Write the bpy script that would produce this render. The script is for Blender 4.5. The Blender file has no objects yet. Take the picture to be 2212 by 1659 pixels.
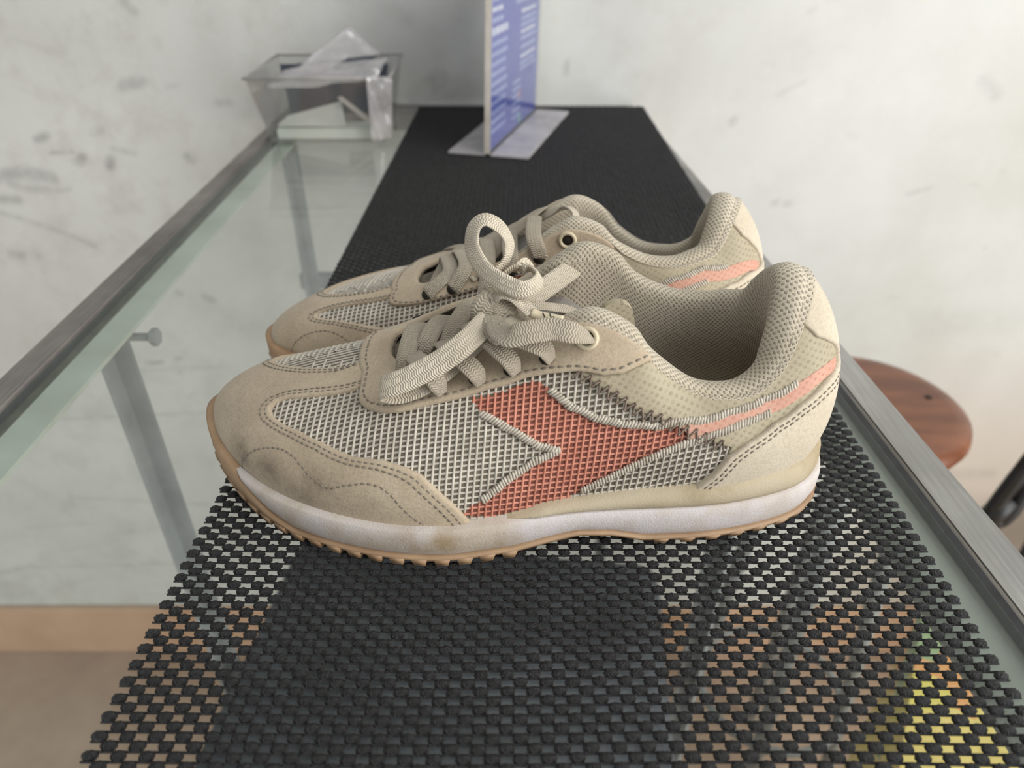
import bpy, bmesh, math, random
import numpy as np
from mathutils import Vector, Matrix
from mathutils.bvhtree import BVHTree
from mathutils.geometry import delaunay_2d_cdt
random.seed(7); np.random.seed(7)
SC = bpy.context.scene
COL = SC.collection
# ------------------------------------------------------------------ camera
CAM_H, PITCH, FPX = .215, math.radians(33.6), 1533.0
cd = bpy.data.cameras.new('camera'); cam = bpy.data.objects.new('camera', cd); COL.objects.link(cam)
cam.location = (0, 0, CAM_H); cam.rotation_euler = (math.pi/2 - PITCH, 0, 0)
cd.sensor_fit = 'HORIZONTAL'; cd.sensor_width = 36; cd.lens = FPX/2212*36
cd.clip_start = .01; cd.clip_end = 50
cd.dof.use_dof = True; cd.dof.focus_distance = .285; cd.dof.aperture_fstop = 9
SC.camera = cam
# ------------------------------------------------------------------ light
w = bpy.data.worlds.new('world'); SC.world = w; w.use_nodes = True
bg = w.node_tree.nodes['Background']; bg.inputs[0].default_value = (.93, .97, 1, 1); bg.inputs[1].default_value = .33
def area(name, loc, target, sx, sy, power, color):
    l = bpy.data.lights.new(name, 'AREA'); l.shape = 'RECTANGLE'; l.size = sx; l.size_y = sy; l.energy = power; l.color = color
    o = bpy.data.objects.new(name, l); COL.objects.link(o); o.location = loc
    o.rotation_euler = (Vector(target)-Vector(loc)).to_track_quat('-Z', 'Y').to_euler(); return o
area('open_shopfront_daylight', (1.6, -.66, .42), (.0, .55, -.15), 1.5, 2.7, 54, (1, .99, .972))
area('low_left_fill', (-1.5, -.6, -.80), (-.4, .99, -.75), 1.4, .7, 6.5, (.97, .99, 1))  # unseen fill lamp added to brighten the wall below the tabletop
area('ceiling_tube_light', (.3, -.5, 1.8), (.1, .3, 0), 1.3, .5, 7, (.97, 1, 1))
SC.view_settings.view_transform = 'Standard'; SC.view_settings.look = 'None'
SC.view_settings.gamma = 1; SC.view_settings.use_curve_mapping = False
SC.view_settings.exposure = 0.25
SC.cycles.transparent_max_bounces = 24
# ------------------------------------------------------------------ helpers
def lin(c):
    f = lambda x: x/12.92 if x <= .04045 else ((x+.055)/1.055)**2.4
    return tuple(f(x/255) for x in c)+(1,)
def empty(name, loc=(0, 0, 0), rz=0, label=None, cat=None, group=None):
    o = bpy.data.objects.new(name, None); COL.objects.link(o); o.location = loc; o.rotation_euler = (0, 0, rz); o.empty_display_size = .02
    tag(o, label, cat, group); return o
def tag(o, label=None, cat=None, group=None, kind=None):
    for k, v in (('label', label), ('category', cat), ('group', group), ('kind', kind)):
        if v: o[k] = v
    return o
def mobj(name, V, F, mat, parent=None, uv=None, smooth=True, loc=None, attrs=None, fmat=None):
    me = bpy.data.meshes.new(name)
    V = np.asarray(V, dtype=np.float64).reshape(-1, 3)
    me.from_pydata(V.tolist(), [], [tuple(int(i) for i in f) for f in F]); me.update()
    mats = mat if isinstance(mat, (list, tuple)) else [mat]
    for m in mats: me.materials.append(m)
    if fmat is not None: me.polygons.foreach_set('material_index', np.asarray(fmat, dtype=np.int32))
    if smooth: me.polygons.foreach_set('use_smooth', np.ones(len(me.polygons), dtype=bool))
    if uv is not None:
        lay = me.uv_layers.new(name='UVMap'); li = np.zeros(len(me.loops), dtype=np.int32); me.loops.foreach_get('vertex_index', li)
        lay.data.foreach_set('uv', np.asarray(uv, dtype=np.float32)[li].ravel())
    for k, a in (attrs or {}).items():
        at = me.attributes.new(k, 'FLOAT', 'POINT'); at.data.foreach_set('value', np.asarray(a, dtype=np.float32))
    o = bpy.data.objects.new(name, me); COL.objects.link(o)
    if parent: o.parent = parent
    if loc is not None: o.location = loc
    return o
class MB:
    """collects shapes into one mesh"""
    def __init__(s): s.V = []; s.F = []; s.n = 0; s.M = []
    def add(s, V, F, m=0):
        V = np.asarray(V, float).reshape(-1, 3)
        s.V.append(V); s.F += [tuple(i+s.n for i in f) for f in F]; s.M += [m]*len(F); s.n += len(V)
    def box(s, lo, hi, b=0, m=0, R=None):
        x0, y0, z0 = lo; x1, y1, z1 = hi
        if b <= 0:
            V = [(x0,y0,z0),(x1,y0,z0),(x1,y1,z0),(x0,y1,z0),(x0,y0,z1),(x1,y0,z1),(x1,y1,z1),(x0,y1,z1)]
            F = [(3,2,1,0),(4,5,6,7),(0,1,5,4),(1,2,6,5),(2,3,7,6),(3,0,4,7)]
        else:
            bm = bmesh.new(); bmesh.ops.create_cube(bm, size=1)
            for v in bm.verts: v.co = Vector(((v.co.x+.5)*(x1-x0)+x0, (v.co.y+.5)*(y1-y0)+y0, (v.co.z+.5)*(z1-z0)+z0))
            bmesh.ops.bevel(bm, geom=bm.edges[:], offset=b, segments=2, affect='EDGES', profile=.5)
            bm.verts.index_update(); V = [v.co[:] for v in bm.verts]; F = [tuple(v.index for v in f.verts) for f in bm.faces]; bm.free()
        V = np.array(V, float)
        if R is not None: V = np.array([(R @ Vector(v))[:] for v in V])
        s.add(V, F, m)
    def prism(s, poly, z0, z1, m=0, axis=None):
        n = len(poly); V = [(p[0], p[1], z0) for p in poly]+[(p[0], p[1], z1) for p in poly]
        F = [tuple(range(n))[::-1], tuple(range(n, 2*n))]+[(i, (i+1) % n, n+(i+1) % n, n+i) for i in range(n)]
        s.add(V, F, m)
    def tube(s, pts, r, seg=10, cap=True, m=0):
        pts = np.asarray(pts, float); n = len(pts); r = np.broadcast_to(np.asarray(r, float), (n,))
        T = np.gradient(pts, axis=0); T /= np.linalg.norm(T, axis=1)[:, None]+1e-12
        a = np.array([0, 0, 1.]) if abs(T[0][2]) < .9 else np.array([1., 0, 0])
        N = np.cross(T[0], a); N /= np.linalg.norm(N); Vs = []
        for i in range(n):
            N = N-T[i]*N.dot(T[i]); N /= np.linalg.norm(N); B = np.cross(T[i], N)
            for k in range(seg):
                q = 2*math.pi*k/seg; Vs.append(pts[i]+r[i]*(N*math.cos(q)+B*math.sin(q)))
        F = [(i*seg+k, i*seg+(k+1) % seg, (i+1)*seg+(k+1) % seg, (i+1)*seg+k) for i in range(n-1) for k in range(seg)]
        if cap: F += [tuple(range(seg))[::-1], tuple(range((n-1)*seg, n*seg))]
        s.add(Vs, F, m)
    def lathe(s, prof, c=(0, 0, 0), seg=40, m=0):
        Vs = [(c[0]+r*math.cos(2*math.pi*k/seg), c[1]+r*math.sin(2*math.pi*k/seg), c[2]+z) for r, z in prof for k in range(seg)]
        n = len(prof); F = [(i*seg+k, i*seg+(k+1) % seg, (i+1)*seg+(k+1) % seg, (i+1)*seg+k) for i in range(n-1) for k in range(seg)]
        F += [tuple(range(seg))[::-1], tuple(range((n-1)*seg, n*seg))]
        s.add(Vs, F, m)
    def build(s, name, mat, parent=None, **k):
        multi = isinstance(mat, (list, tuple))
        return mobj(name, np.concatenate(s.V), s.F, mat, parent, fmat=s.M if multi else None, **k)
def crom(P, n, closed=False):
    """Catmull-Rom through P, n samples per span"""
    P = np.asarray(P, float); N = len(P)
    if closed: idx = np.arange(N*n)/n
    else: idx = np.linspace(0, N-1, (N-1)*n+1)
    return ceval(P, idx, closed)
def ceval(P, idx, closed=False):
    P = np.asarray(P, float); N = len(P); idx = np.asarray(idx, float)
    i = np.floor(idx).astype(int); 
    if not closed: i = np.clip(i, 0, N-2)
    f = (idx-i)[..., None]
    g = (lambda k: P[k % N]) if closed else (lambda k: np.where(((k < 0) | (k > N-1))[..., None], np.where((k < 0)[..., None], 2*P[0]-P[1], 2*P[-1]-P[-2]), P[np.clip(k, 0, N-1)]))
    a, b, c, d = g(i-1), g(i), g(i+1), g(i+2)
    return .5*((2*b)+(-a+c)*f+(2*a-5*b+4*c-d)*f*f+(-a+3*b-3*c+d)*f**3)
def px(u, v, Y=None, Z=None):
    """the place on the depth Y (or the height Z) that the photograph shows at u, v"""
    a = (u-1106)/FPX; b = (829.5-v)/FPX; c, s = math.cos(PITCH), math.sin(PITCH)
    d = np.array([a, c+b*s, -s+b*c]); t = Y/d[1] if Y is not None else (Z-CAM_H)/d[2]
    return np.array([0, 0, CAM_H])+d*t
# ------------------------------------------------------------------ materials
class NT:
    def __init__(s, name):
        s.m = bpy.data.materials.new(name); s.m.use_nodes = True; s.t = s.m.node_tree; s.b = s.t.nodes['Principled BSDF']; s.out = s.t.nodes['Material Output']
    def n(s, typ, **k):
        nd = s.t.nodes.new(typ)
        for a, v in k.items():
            if a.startswith('i_'): nd.inputs[int(a[2:]) if a[2:].isdigit() else a[2:].replace('_', ' ')].default_value = v
            else: setattr(nd, a, v)
        return nd
    def l(s, a, b): s.t.links.new(a, b)
    def put(s, nd, i, val):
        if hasattr(val, 'is_output') or hasattr(val, 'links'): s.l(val, nd.inputs[i])
        else: nd.inputs[i].default_value = val
    def math(s, op, a, b=0., c=None, clamp=False):
        nd = s.n('ShaderNodeMath', operation=op, use_clamp=clamp); s.put(nd, 0, a); s.put(nd, 1, b)
        if c is not None: s.put(nd, 2, c)
        return nd.outputs[0]
    def coord(s, kind='Object', scale=(1, 1, 1)):
        tc = s.n('ShaderNodeTexCoord'); mp = s.n('ShaderNodeMapping'); mp.inputs['Scale'].default_value = scale
        s.l(tc.outputs[kind], mp.inputs[0]); return mp.outputs[0]
    def noise(s, vec, scale, detail=4, rough=.55):
        nd = s.n('ShaderNodeTexNoise'); nd.inputs['Scale'].default_value = scale; nd.inputs['Detail'].default_value = detail; nd.inputs['Roughness'].default_value = rough
        s.l(vec, nd.inputs['Vector']); return nd.outputs[0]
    def ramp(s, f, stops):
        nd = s.n('ShaderNodeValToRGB'); s.l(f, nd.inputs[0]); e = nd.color_ramp.elements
        while len(e) < len(stops): e.new(.5)
        for k, (p, c) in enumerate(stops): e[k].position = p; e[k].color = c if len(c) == 4 else (*c, 1)
        return nd.outputs[0]
    def mix(s, f, a, b):
        nd = s.n('ShaderNodeMix', data_type='RGBA'); s.put(nd, 0, f); s.put(nd, 6, a); s.put(nd, 7, b); return nd.outputs[2]
    def bump(s, h, strength=.3, dist=.001):
        nd = s.n('ShaderNodeBump'); nd.inputs['Strength'].default_value = strength; nd.inputs['Distance'].default_value = dist
        s.l(h, nd.inputs['Height']); s.l(nd.outputs[0], s.b.inputs['Normal']); return nd
    def attr(s, name):
        return s.n('ShaderNodeAttribute', attribute_name=name).outputs['Fac']
    def set(s, color=None, rough=None, metal=None, spec=None, sheen=None):
        if color is not None: s.put(s.b, 'Base Color', color)
        if rough is not None: s.put(s.b, 'Roughness', rough)
        if metal is not None: s.put(s.b, 'Metallic', metal)
        if spec is not None: s.put(s.b, 'Specular IOR Level', spec)
        if sheen is not None: s.put(s.b, 'Sheen Weight', sheen)
        return s.m
def simple(name, c1, c2=None, scale=60, rough=.6, bump=0, bscale=300, metal=0, spec=.5, bd=.0006, stretch=(1, 1, 1), lo=.35, hi=.65):
    s = NT(name); v = s.coord('Object', stretch); c2 = c2 or c1
    f = s.noise(v, scale); col = s.ramp(f, [(lo, lin(c1)), (hi, lin(c2))])
    if bump: s.bump(s.noise(v, bscale, 3), bump, bd)
    return s.set(col, rough, metal, spec)
def suede(name, c1, c2, dark, rough=.92):
    s = NT(name); v = s.coord()
    f = s.noise(v, 45, 5); f2 = s.noise(v, 900, 3, .7)
    c = s.ramp(f, [(.3, lin(c1)), (.7, lin(c2))])
    c = s.mix(s.math('MULTIPLY', s.math('SUBTRACT', f2, .42, clamp=True), 1.6, clamp=True), c, lin([x*.8 for x in c1]))
    d = s.attr('dirt'); g = s.math('MULTIPLY', d, s.ramp(s.noise(v, 160, 4, .7), [(.3, (.3,)*3), (.62, (1,)*3)]))
    c = s.mix(g, c, lin(dark)); s.bump(f2, .35, .0006)
    return s.set(c, rough, spec=.25, sheen=.15)
M = {}
M['suede'] = suede('beige_suede', (178, 160, 136), (198, 181, 156), (74, 62, 48))
M['suede_light'] = suede('pale_suede', (193, 180, 157), (206, 194, 173), (150, 135, 108))
M['edge'] = simple('raw_suede_edge', (150, 132, 104), (172, 152, 124), 200, .95)
M['thread'] = simple('stitch_thread', (112, 104, 92), (140, 130, 116), 500, .8)
M['brown_thread'] = simple('brown_zigzag_thread', (106, 92, 80), (140, 124, 108), 500, .8)
M['satin'] = simple('satin_thread', (168, 158, 142), (202, 193, 178), 400, .65)
M['mesh_grey'] = simple('mesh_yarn_grey', (180, 172, 158), (204, 196, 182), 120, .7)
M['mesh_coral'] = simple('mesh_yarn_coral', (190, 122, 100), (208, 142, 120), 120, .7)
M['backing'] = simple('dark_backing_cloth', (96, 88, 76), (116, 106, 92), 400, .95, .3, 1500)
M['backing_coral'] = simple('rust_backing_cloth', (112, 66, 54), (130, 80, 68), 400, .95, .3, 1500)
M['gum'] = simple('gum_rubber', (150, 120, 90), (170, 140, 108), 60, .55, .15, 700)
M['plastic_eyelet'] = simple('cream_plastic', (196, 182, 152), (206, 192, 164), 80, .4)
M['metal_eyelet'] = simple('grey_metal_eyelet', (140, 140, 136), (160, 160, 156), 80, .35, metal=.7)
M['hole'] = simple('lace_hole_shadow', (38, 32, 27), (48, 42, 36), 80, .95)
M['tongue_label'] = simple('silver_grey_woven_label', (140, 134, 130), (164, 158, 152), 500, .5, .3, 1800)
M['insole'] = simple('insole_cloth', (120, 110, 98), (136, 126, 112), 300, .95)
def midsole_mat():
    s = NT('white_foam_midsole'); v = s.coord()
    c = s.ramp(s.noise(v, 28, 5, .6), [(.32, lin((176, 160, 138))), (.46, lin((196, 186, 176))), (.6, lin((204, 197, 196))), (.8, lin((190, 178, 162)))])
    d = s.attr('dirt'); c = s.mix(s.math('MULTIPLY', d, s.ramp(s.noise(v, 90, 4), [(.35, (.2,)*3), (.6, (1,)*3)])), c, lin((150, 128, 92)))
    s.bump(s.noise(v, 1300, 2), .35, .0006); return s.set(c, .8, spec=.3)
M['midsole'] = midsole_mat()
def foxing_mat():
    s = NT('cream_foam_wedge'); v = s.coord()
    c = s.ramp(s.noise(v, 30, 5, .6), [(.32, lin((156, 140, 110))), (.5, lin((182, 168, 142))), (.75, lin((190, 178, 155)))])
    s.bump(s.noise(v, 1300, 2), .3, .0006); return s.set(c, .85, spec=.3)
M['foxing'] = foxing_mat()
def lace_mat(name, c1, c2, dark):
    s = NT(name); uvn = s.n('ShaderNodeTexCoord'); sep = s.n('ShaderNodeSeparateXYZ'); s.l(uvn.outputs['UV'], sep.inputs[0])
    a = s.math('PINGPONG', s.math('MULTIPLY', sep.outputs[1], 3.0), 1.0)            # chevron columns of the braid
    ph = s.math('ADD', s.math('MULTIPLY', sep.outputs[0], 2*math.pi/.00095), s.math('MULTIPLY', a, 4.2))
    h = s.math('ADD', s.math('MULTIPLY', s.math('SINE', ph), .5), .5)
    edge = s.math('ABSOLUTE', s.math('SUBTRACT', a, .5)); h2 = s.math('MULTIPLY', h, s.math('SUBTRACT', 1.15, s.math('MULTIPLY', edge, .9)))
    f = s.noise(s.coord(), 50, 4); base = s.ramp(f, [(.3, lin(c1)), (.7, lin(c2))])
    c = s.mix(s.ramp(h2, [(.05, (.6,)*3), (.5, (0,)*3)]), base, lin(dark))
    s.bump(h2, .7, .0007); return s.set(c, .75, spec=.35, sheen=.1)
M['lace'] = lace_mat('braided_lace', (202, 190, 168), (226, 214, 194), (170, 156, 134))
M['lace_dirty'] = lace_mat('worn_braided_lace', (174, 162, 142), (198, 186, 166), (138, 126, 108))
M['aglet'] = simple('clear_lace_tip', (204, 190, 160), (214, 200, 172), 200, .3)
M['ink'] = simple('black_print', (30, 28, 26), None, 80, .5)
def knit_mat(name, c1, c2, hole, p=.0030, q=.0026):
    s = NT(name); uvn = s.n('ShaderNodeTexCoord'); sep = s.n('ShaderNodeSeparateXYZ'); s.l(uvn.outputs['UV'], sep.inputs[0])
    x = s.math('SINE', s.math('MULTIPLY', sep.outputs[0], 2*math.pi/p)); y = s.math('SINE', s.math('MULTIPLY', sep.outputs[1], 2*math.pi/q))
    h = s.math('MULTIPLY', x, y)                                                      # staggered knit holes
    hole_f = s.ramp(h, [(.12, (0,)*3), (.62, (1,)*3)])
    base = s.ramp(s.noise(s.coord(), 35, 4), [(.3, lin(c1)), (.7, lin(c2))])
    c = s.mix(s.math('MULTIPLY', hole_f, .5), base, lin(hole))
    inv = s.math('SUBTRACT', 1., hole_f); fib = s.noise(s.coord(), 1800, 2)
    s.bump(s.math('ADD', inv, s.math('MULTIPLY', fib, .35)), .75, .0009); return s.set(c, .95, spec=.2, sheen=.2)
M['knit'] = knit_mat('knitted_lining', (180, 168, 148), (198, 187, 166), (112, 100, 84), .0023, .0022)
M['knit_roll'] = knit_mat('knitted_collar', (186, 174, 152), (206, 195, 174), (108, 97, 82), .0023, .0024)
def ripstop(name, c1, c2, dark):
    s = NT(name); v = s.coord('Object', (1, 1, 1)); sep = s.n('ShaderNodeSeparateXYZ'); s.l(v, sep.inputs[0])
    x = s.math('SINE', s.math('MULTIPLY', s.math('ADD', sep.outputs[0], s.math('MULTIPLY', sep.outputs[2], .25)), 2*math.pi/.0036))
    z = s.math('SINE', s.math('MULTIPLY', s.math('SUBTRACT', sep.outputs[2], s.math('MULTIPLY', sep.outputs[0], .2)), 2*math.pi/.0029))
    h = s.math('MULTIPLY', x, z); n = s.noise(v, 60, 4)
    base = s.ramp(n, [(.3, lin(c1)), (.7, lin(c2))])
    f = s.math('MULTIPLY', s.ramp(h, [(.1, (0,)*3), (.45, (1,)*3)]), s.ramp(s.noise(v, 700, 3), [(.4, (.25,)*3), (.6, (.8,)*3)]))
    c = s.mix(f, base, lin(dark)); s.bump(s.noise(v, 1500, 2), .25, .0005); return s.set(c, .7, spec=.35)
M['ripstop'] = ripstop('beige_ripstop', (160, 149, 125), (177, 166, 141), (138, 128, 106))
M['ripstop_coral'] = ripstop('pale_coral_ripstop', (190, 140, 120), (204, 160, 140), (178, 124, 104))
def steel(name, c1, c2, rough, stretch, spec_scale=30):
    s = NT(name); v = s.coord('Object', stretch); f = s.noise(v, spec_scale, 6, .65); g = s.noise(s.coord(), 9, 4)
    c = s.mix(s.ramp(g, [(.35, (0,)*3), (.7, (.8,)*3)]), s.ramp(f, [(.3, lin(c1)), (.7, lin(c2))]), lin([x*.8 for x in c1]))
    s.bump(f, .12, .0004); r = s.ramp(g, [(.3, (rough,)*3), (.7, (rough+.12,)*3)]); return s.set(c, r, .75, .5)
M['steel'] = steel('worn_brushed_steel', (158, 156, 152), (186, 185, 182), .42, (40, 1.5, 40), 14)
M['steel_dark'] = steel('dull_steel', (138, 132, 128), (168, 162, 158), .5, (40, 2, 40), 14)
M['ledge'] = simple('grey_painted_ledge', (128, 130, 122), (142, 144, 136), 20, .6)
M['ledge_lit'] = simple('lit_painted_ledge', (178, 182, 174), (160, 164, 152), 20, .6)  # ledge paint made paler, the light on the left ledge is in the colour
M['iron'] = simple('grey_painted_iron', (126, 128, 127), (146, 148, 147), 24, .6)
M['gasket'] = simple('black_gasket', (26, 27, 28), (40, 41, 42), 90, .6)
M['rubber'] = simple('black_foam_rubber', (26, 25, 25), (40, 39, 40), 300, .42, 1., 1500, spec=.5, bd=.0014)
M['wood'] = simple('varnished_red_wood', (100, 58, 38), (136, 84, 56), 7, .28, .1, 40, stretch=(1, 5, 1), spec=.5)
M['black_metal'] = simple('black_metal', (24, 23, 24), (36, 34, 34), 30, .45)
M['dark_cloth'] = simple('charcoal_upholstery', (40, 42, 46), (74, 76, 82), 14, .9, .3, 500)
def glass(name, tint, gl=.0, ior=1.45, rough=.0, haze=0., hazecol=(1, 1, 1, 1)):
    s = NT(name); s.t.nodes.remove(s.b)
    tr = s.n('ShaderNodeBsdfTransparent'); tr.inputs[0].default_value = tint
    go = s.n('ShaderNodeBsdfGlossy'); go.inputs['Roughness'].default_value = rough
    fr = s.n('ShaderNodeFresnel'); ge = s.n('ShaderNodeNewGeometry')
    s.l(s.math('ADD', s.math('MULTIPLY', ge.outputs['Backfacing'], 1/ior-ior), ior), fr.inputs[0])
    f = s.math('ADD', fr.outputs[0], gl, clamp=True)
    mx = s.n('ShaderNodeMixShader'); s.l(f, mx.inputs[0]); s.l(tr.outputs[0], mx.inputs[1]); s.l(go.outputs[0], mx.inputs[2]); o = mx.outputs[0]
    if haze:
        di = s.n('ShaderNodeBsdfDiffuse'); di.inputs[0].default_value = hazecol; m2 = s.n('ShaderNodeMixShader')
        nz = s.ramp(s.noise(s.coord(), 14, 6, .7), [(.3, (haze*.5,)*3), (.75, (haze*1.5,)*3)])
        s.l(nz, m2.inputs[0]); s.l(o, m2.inputs[1]); s.l(di.outputs[0], m2.inputs[2]); o = m2.outputs[0]
    s.l(o, s.out.inputs[0]); return s.m
M['glass'] = glass('table_glass', (.965, .988, .975, 1), 0, 1.35, .01, .02, (.7, .74, .7, 1))
M['glass_edge'] = simple('green_glass_edge', (112, 140, 124), (140, 166, 150), 40, .3)
M['acrylic_sign'] = glass('clear_sign_acrylic', (.97, .97, .97, 1), .0, 1.4, .05, .03, (.7, .7, .7, 1))
M['acrylic'] = glass('clear_acrylic', (.93, .93, .92, 1), .04, 1.45, .05, .05, (.62, .6, .6, 1))
M['acrylic_scratched'] = glass('scratched_acrylic', (.88, .87, .87, 1), .10, 1.5, .15, .5, (.6, .57, .57, 1))
M['film'] = glass('crinkled_plastic_film', (.93, .92, .92, 1), .16, 1.5, .15, .35, (.72, .69, .68, 1))
M['acrylic_edge'] = simple('cloudy_acrylic_edge', (186, 178, 166), (206, 198, 188), 40, .35)
# ------------------------------------------------------------------ setting
WY = .995; FZ = -1.150
def wall_mesh():
    xs = np.concatenate([np.linspace(-2.6, -1.2, 15)[:-1], np.arange(-1.2, 1.2001, .004), np.linspace(1.2, 2.6, 15)[1:]])
    zs = np.concatenate([np.arange(FZ, .2601, .004), np.linspace(.26, 1.75, 20)[1:]])
    X, Z = np.meshgrid(xs, zs); d = np.zeros_like(X)
    rs = np.random.RandomState(5)
    def stroke(p, q, r, a, bend=0.):
        P = np.array(p, float); Q = np.array(q, float); D = Q-P; L = np.linalg.norm(D)+1e-9
        t = ((X-P[0])*D[0]+(Z-P[1])*D[1])/L**2; tc = np.clip(t, 0, 1); nx, nz = -D[1]/L, D[0]/L
        off = bend*4*tc*(1-tc); e = np.hypot(X-P[0]-D[0]*tc-nx*off, Z-P[1]-D[1]*tc-nz*off)
        np.maximum(d, a*np.clip(1.4-e/r, 0, 1), out=d)
    W = lambda u, v: px(u, v, Y=WY)[[0, 2]]
    S = lambda a, b, r, al, bend=0.: stroke(W(*a), W(*b), r, al, bend)
    S((268, 4), (288, 24), .006, .45); S((265, 186), (305, 176), .007, .5); S((80, 302), (100, 292), .006, .6); S((110, 330), (160, 328), .003, .45)
    S((200, 288), (218, 282), .006, .3); S((172, 350), (178, 338), .007, .55); S((238, 360), (240, 345), .007, .6); S((405, 338), (414, 345), .006, .5)
    S((0, 382), (112, 384), .010, .5, .006); S((20, 396), (100, 408), .006, .4, -.004); S((60, 388), (150, 408), .004, .3, -.008); S((0, 430), (40, 432), .007, .45)
    S((0, 460), (205, 532), .004, .38, .004); S((25, 550), (45, 552), .007, .45); S((930, 185), (950, 172), .012, .5); S((898, 208), (905, 200), .012, .35)
    S((470, 222), (495, 221), .005, .4); S((1225, 130), (1222, 160), .003, .35); S((1680, 205), (1740, 175), .003, .2); S((2125, 175), (2150, 205), .010, .22)
    S((1585, 258), (1582, 264), .006, .35); S((1670, 440), (1680, 436), .005, .3); S((1960, 420), (2010, 405), .004, .25); S((1698, 440), (1706, 438), .006, .3)
    S((830, 10), (880, 40), .01, .12); S((440, 40), (450, 120), .03, .10); S((130, 905), (560, 886), .0022, .42); S((150, 1074), (450, 1090), .0022, .45)
    S((75, 1226), (385, 1216), .0016, .55); S((0, 1238), (70, 1222), .008, .35); S((440, 640), (460, 650), .006, .5); S((380, 630), (392, 636), .004, .4)
    S((320, 785), (350, 782), .004, .55); S((380, 776), (390, 774), .004, .5); S((386, 806), (390, 804), .003, .5); S((300, 800), (480, 792), .0025, .3)
    S((190, 855), (215, 868), .002, .3); S((50, 1140), (200, 1130), .0025, .22); S((140, 1190), (260, 1165), .002, .28); S((100, 1280), (210, 1245), .003, .22)
    S((0, 1275), (70, 1290), .03, .18); S((2000, 700), (2190, 690), .03, .10); S((1980, 1022), (2140, 1024), .012, .22); S((2060, 860), (2110, 780), .03, .08)  # broad faint strokes by the stool paint its shade on the wall
    for k in range(150):                                                        # small random scuffs
        x, z = rs.uniform(-1.15, 1.15), rs.uniform(-1.05, .25); a = rs.uniform(-.5, .5)+(1.57 if rs.rand() < .2 else 0); L = rs.gamma(1.2, .012)
        stroke((x, z), (x+L*math.cos(a), z+L*math.sin(a)), rs.uniform(.0015, .005), rs.uniform(.08, .32)*(1.0 if x < 0 else .6))
    bg_ = np.clip((-.30-Z)/.3, 0, 1)*np.clip((X-.62)/.12, 0, 1); beige = np.clip(bg_, 0, 1)
    ny, nx = X.shape; V = np.stack([X, np.full_like(X, WY), Z], -1).reshape(-1, 3)
    i = np.arange((ny-1)*nx).reshape(ny-1, nx)[:, :-1].ravel()
    F = np.stack([i, i+1, i+nx+1, i+nx], 1)
    me = bpy.data.meshes.new('wall_back'); me.vertices.add(len(V)); me.vertices.foreach_set('co', V.ravel())
    me.loops.add(F.size); me.loops.foreach_set('vertex_index', F.ravel()); me.polygons.add(len(F))
    me.polygons.foreach_set('loop_start', np.arange(0, F.size, 4)); me.update(calc_edges=True)
    for nm, a in (('scuff_shade', d), ('beige', beige)):
        at = me.attributes.new(nm, 'FLOAT', 'POINT'); at.data.foreach_set('value', a.ravel().astype(np.float32))
    s = NT('scuffed_white_paint'); v = s.coord()
    c = s.ramp(s.noise(v, 3.2, 6, .6), [(.3, lin((194, 192, 184))), (.5, lin((205, 205, 199))), (.72, lin((213, 213, 208)))])
    sx = s.n('ShaderNodeSeparateXYZ'); s.l(v, sx.inputs[0]); dl = s.math('SUBTRACT', .62, s.math('MULTIPLY', sx.outputs[0], .75), clamp=True)   # the left half is grubbier
    c = s.mix(s.math('MULTIPLY', dl, s.ramp(s.noise(v, 11, 6, .7), [(.48, (0,)*3), (.75, (.55,)*3)])), c, lin((168, 163, 152)))
    c = s.mix(s.math('MULTIPLY', s.attr('beige'), .6), c, lin((192, 172, 152)))
    c = s.mix(s.math('MULTIPLY', s.attr('scuff_shade'), s.ramp(s.noise(v, 70, 4, .7), [(.3, (.28,)*3), (.6, (.75,)*3)])), c, lin((92, 88, 86)))
    s.bump(s.noise(v, 120, 4), .12, .002); s.set(c, .6, spec=.3); me.materials.append(s.m)
    o = bpy.data.objects.new('wall_back', me); COL.objects.link(o); tag(o, kind='structure')
wall_mesh()
flo = NT('brown_floor'); fv = flo.coord()
flo.set(flo.ramp(flo.noise(fv, 5, 6, .6), [(.3, lin((150, 124, 104))), (.55, lin((172, 146, 124))), (.75, lin((184, 160, 138)))]), .5); flo.bump(flo.noise(fv, 60, 4), .15, .002)
b = MB(); b.box((-2.6, -2.2, FZ-.06), (2.6, WY+.0, FZ)); tag(b.build('floor', flo.m, smooth=False), kind='structure')
sk = simple('brown_skirting_tile', (186, 146, 114), (202, 164, 132), 6, .45)
b = MB()
b.box((-2.6, WY-.014, FZ), (2.6, WY-.001, FZ+.142), .003); tag(b.build('baseboard_back', sk, smooth=False), kind='structure')
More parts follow.
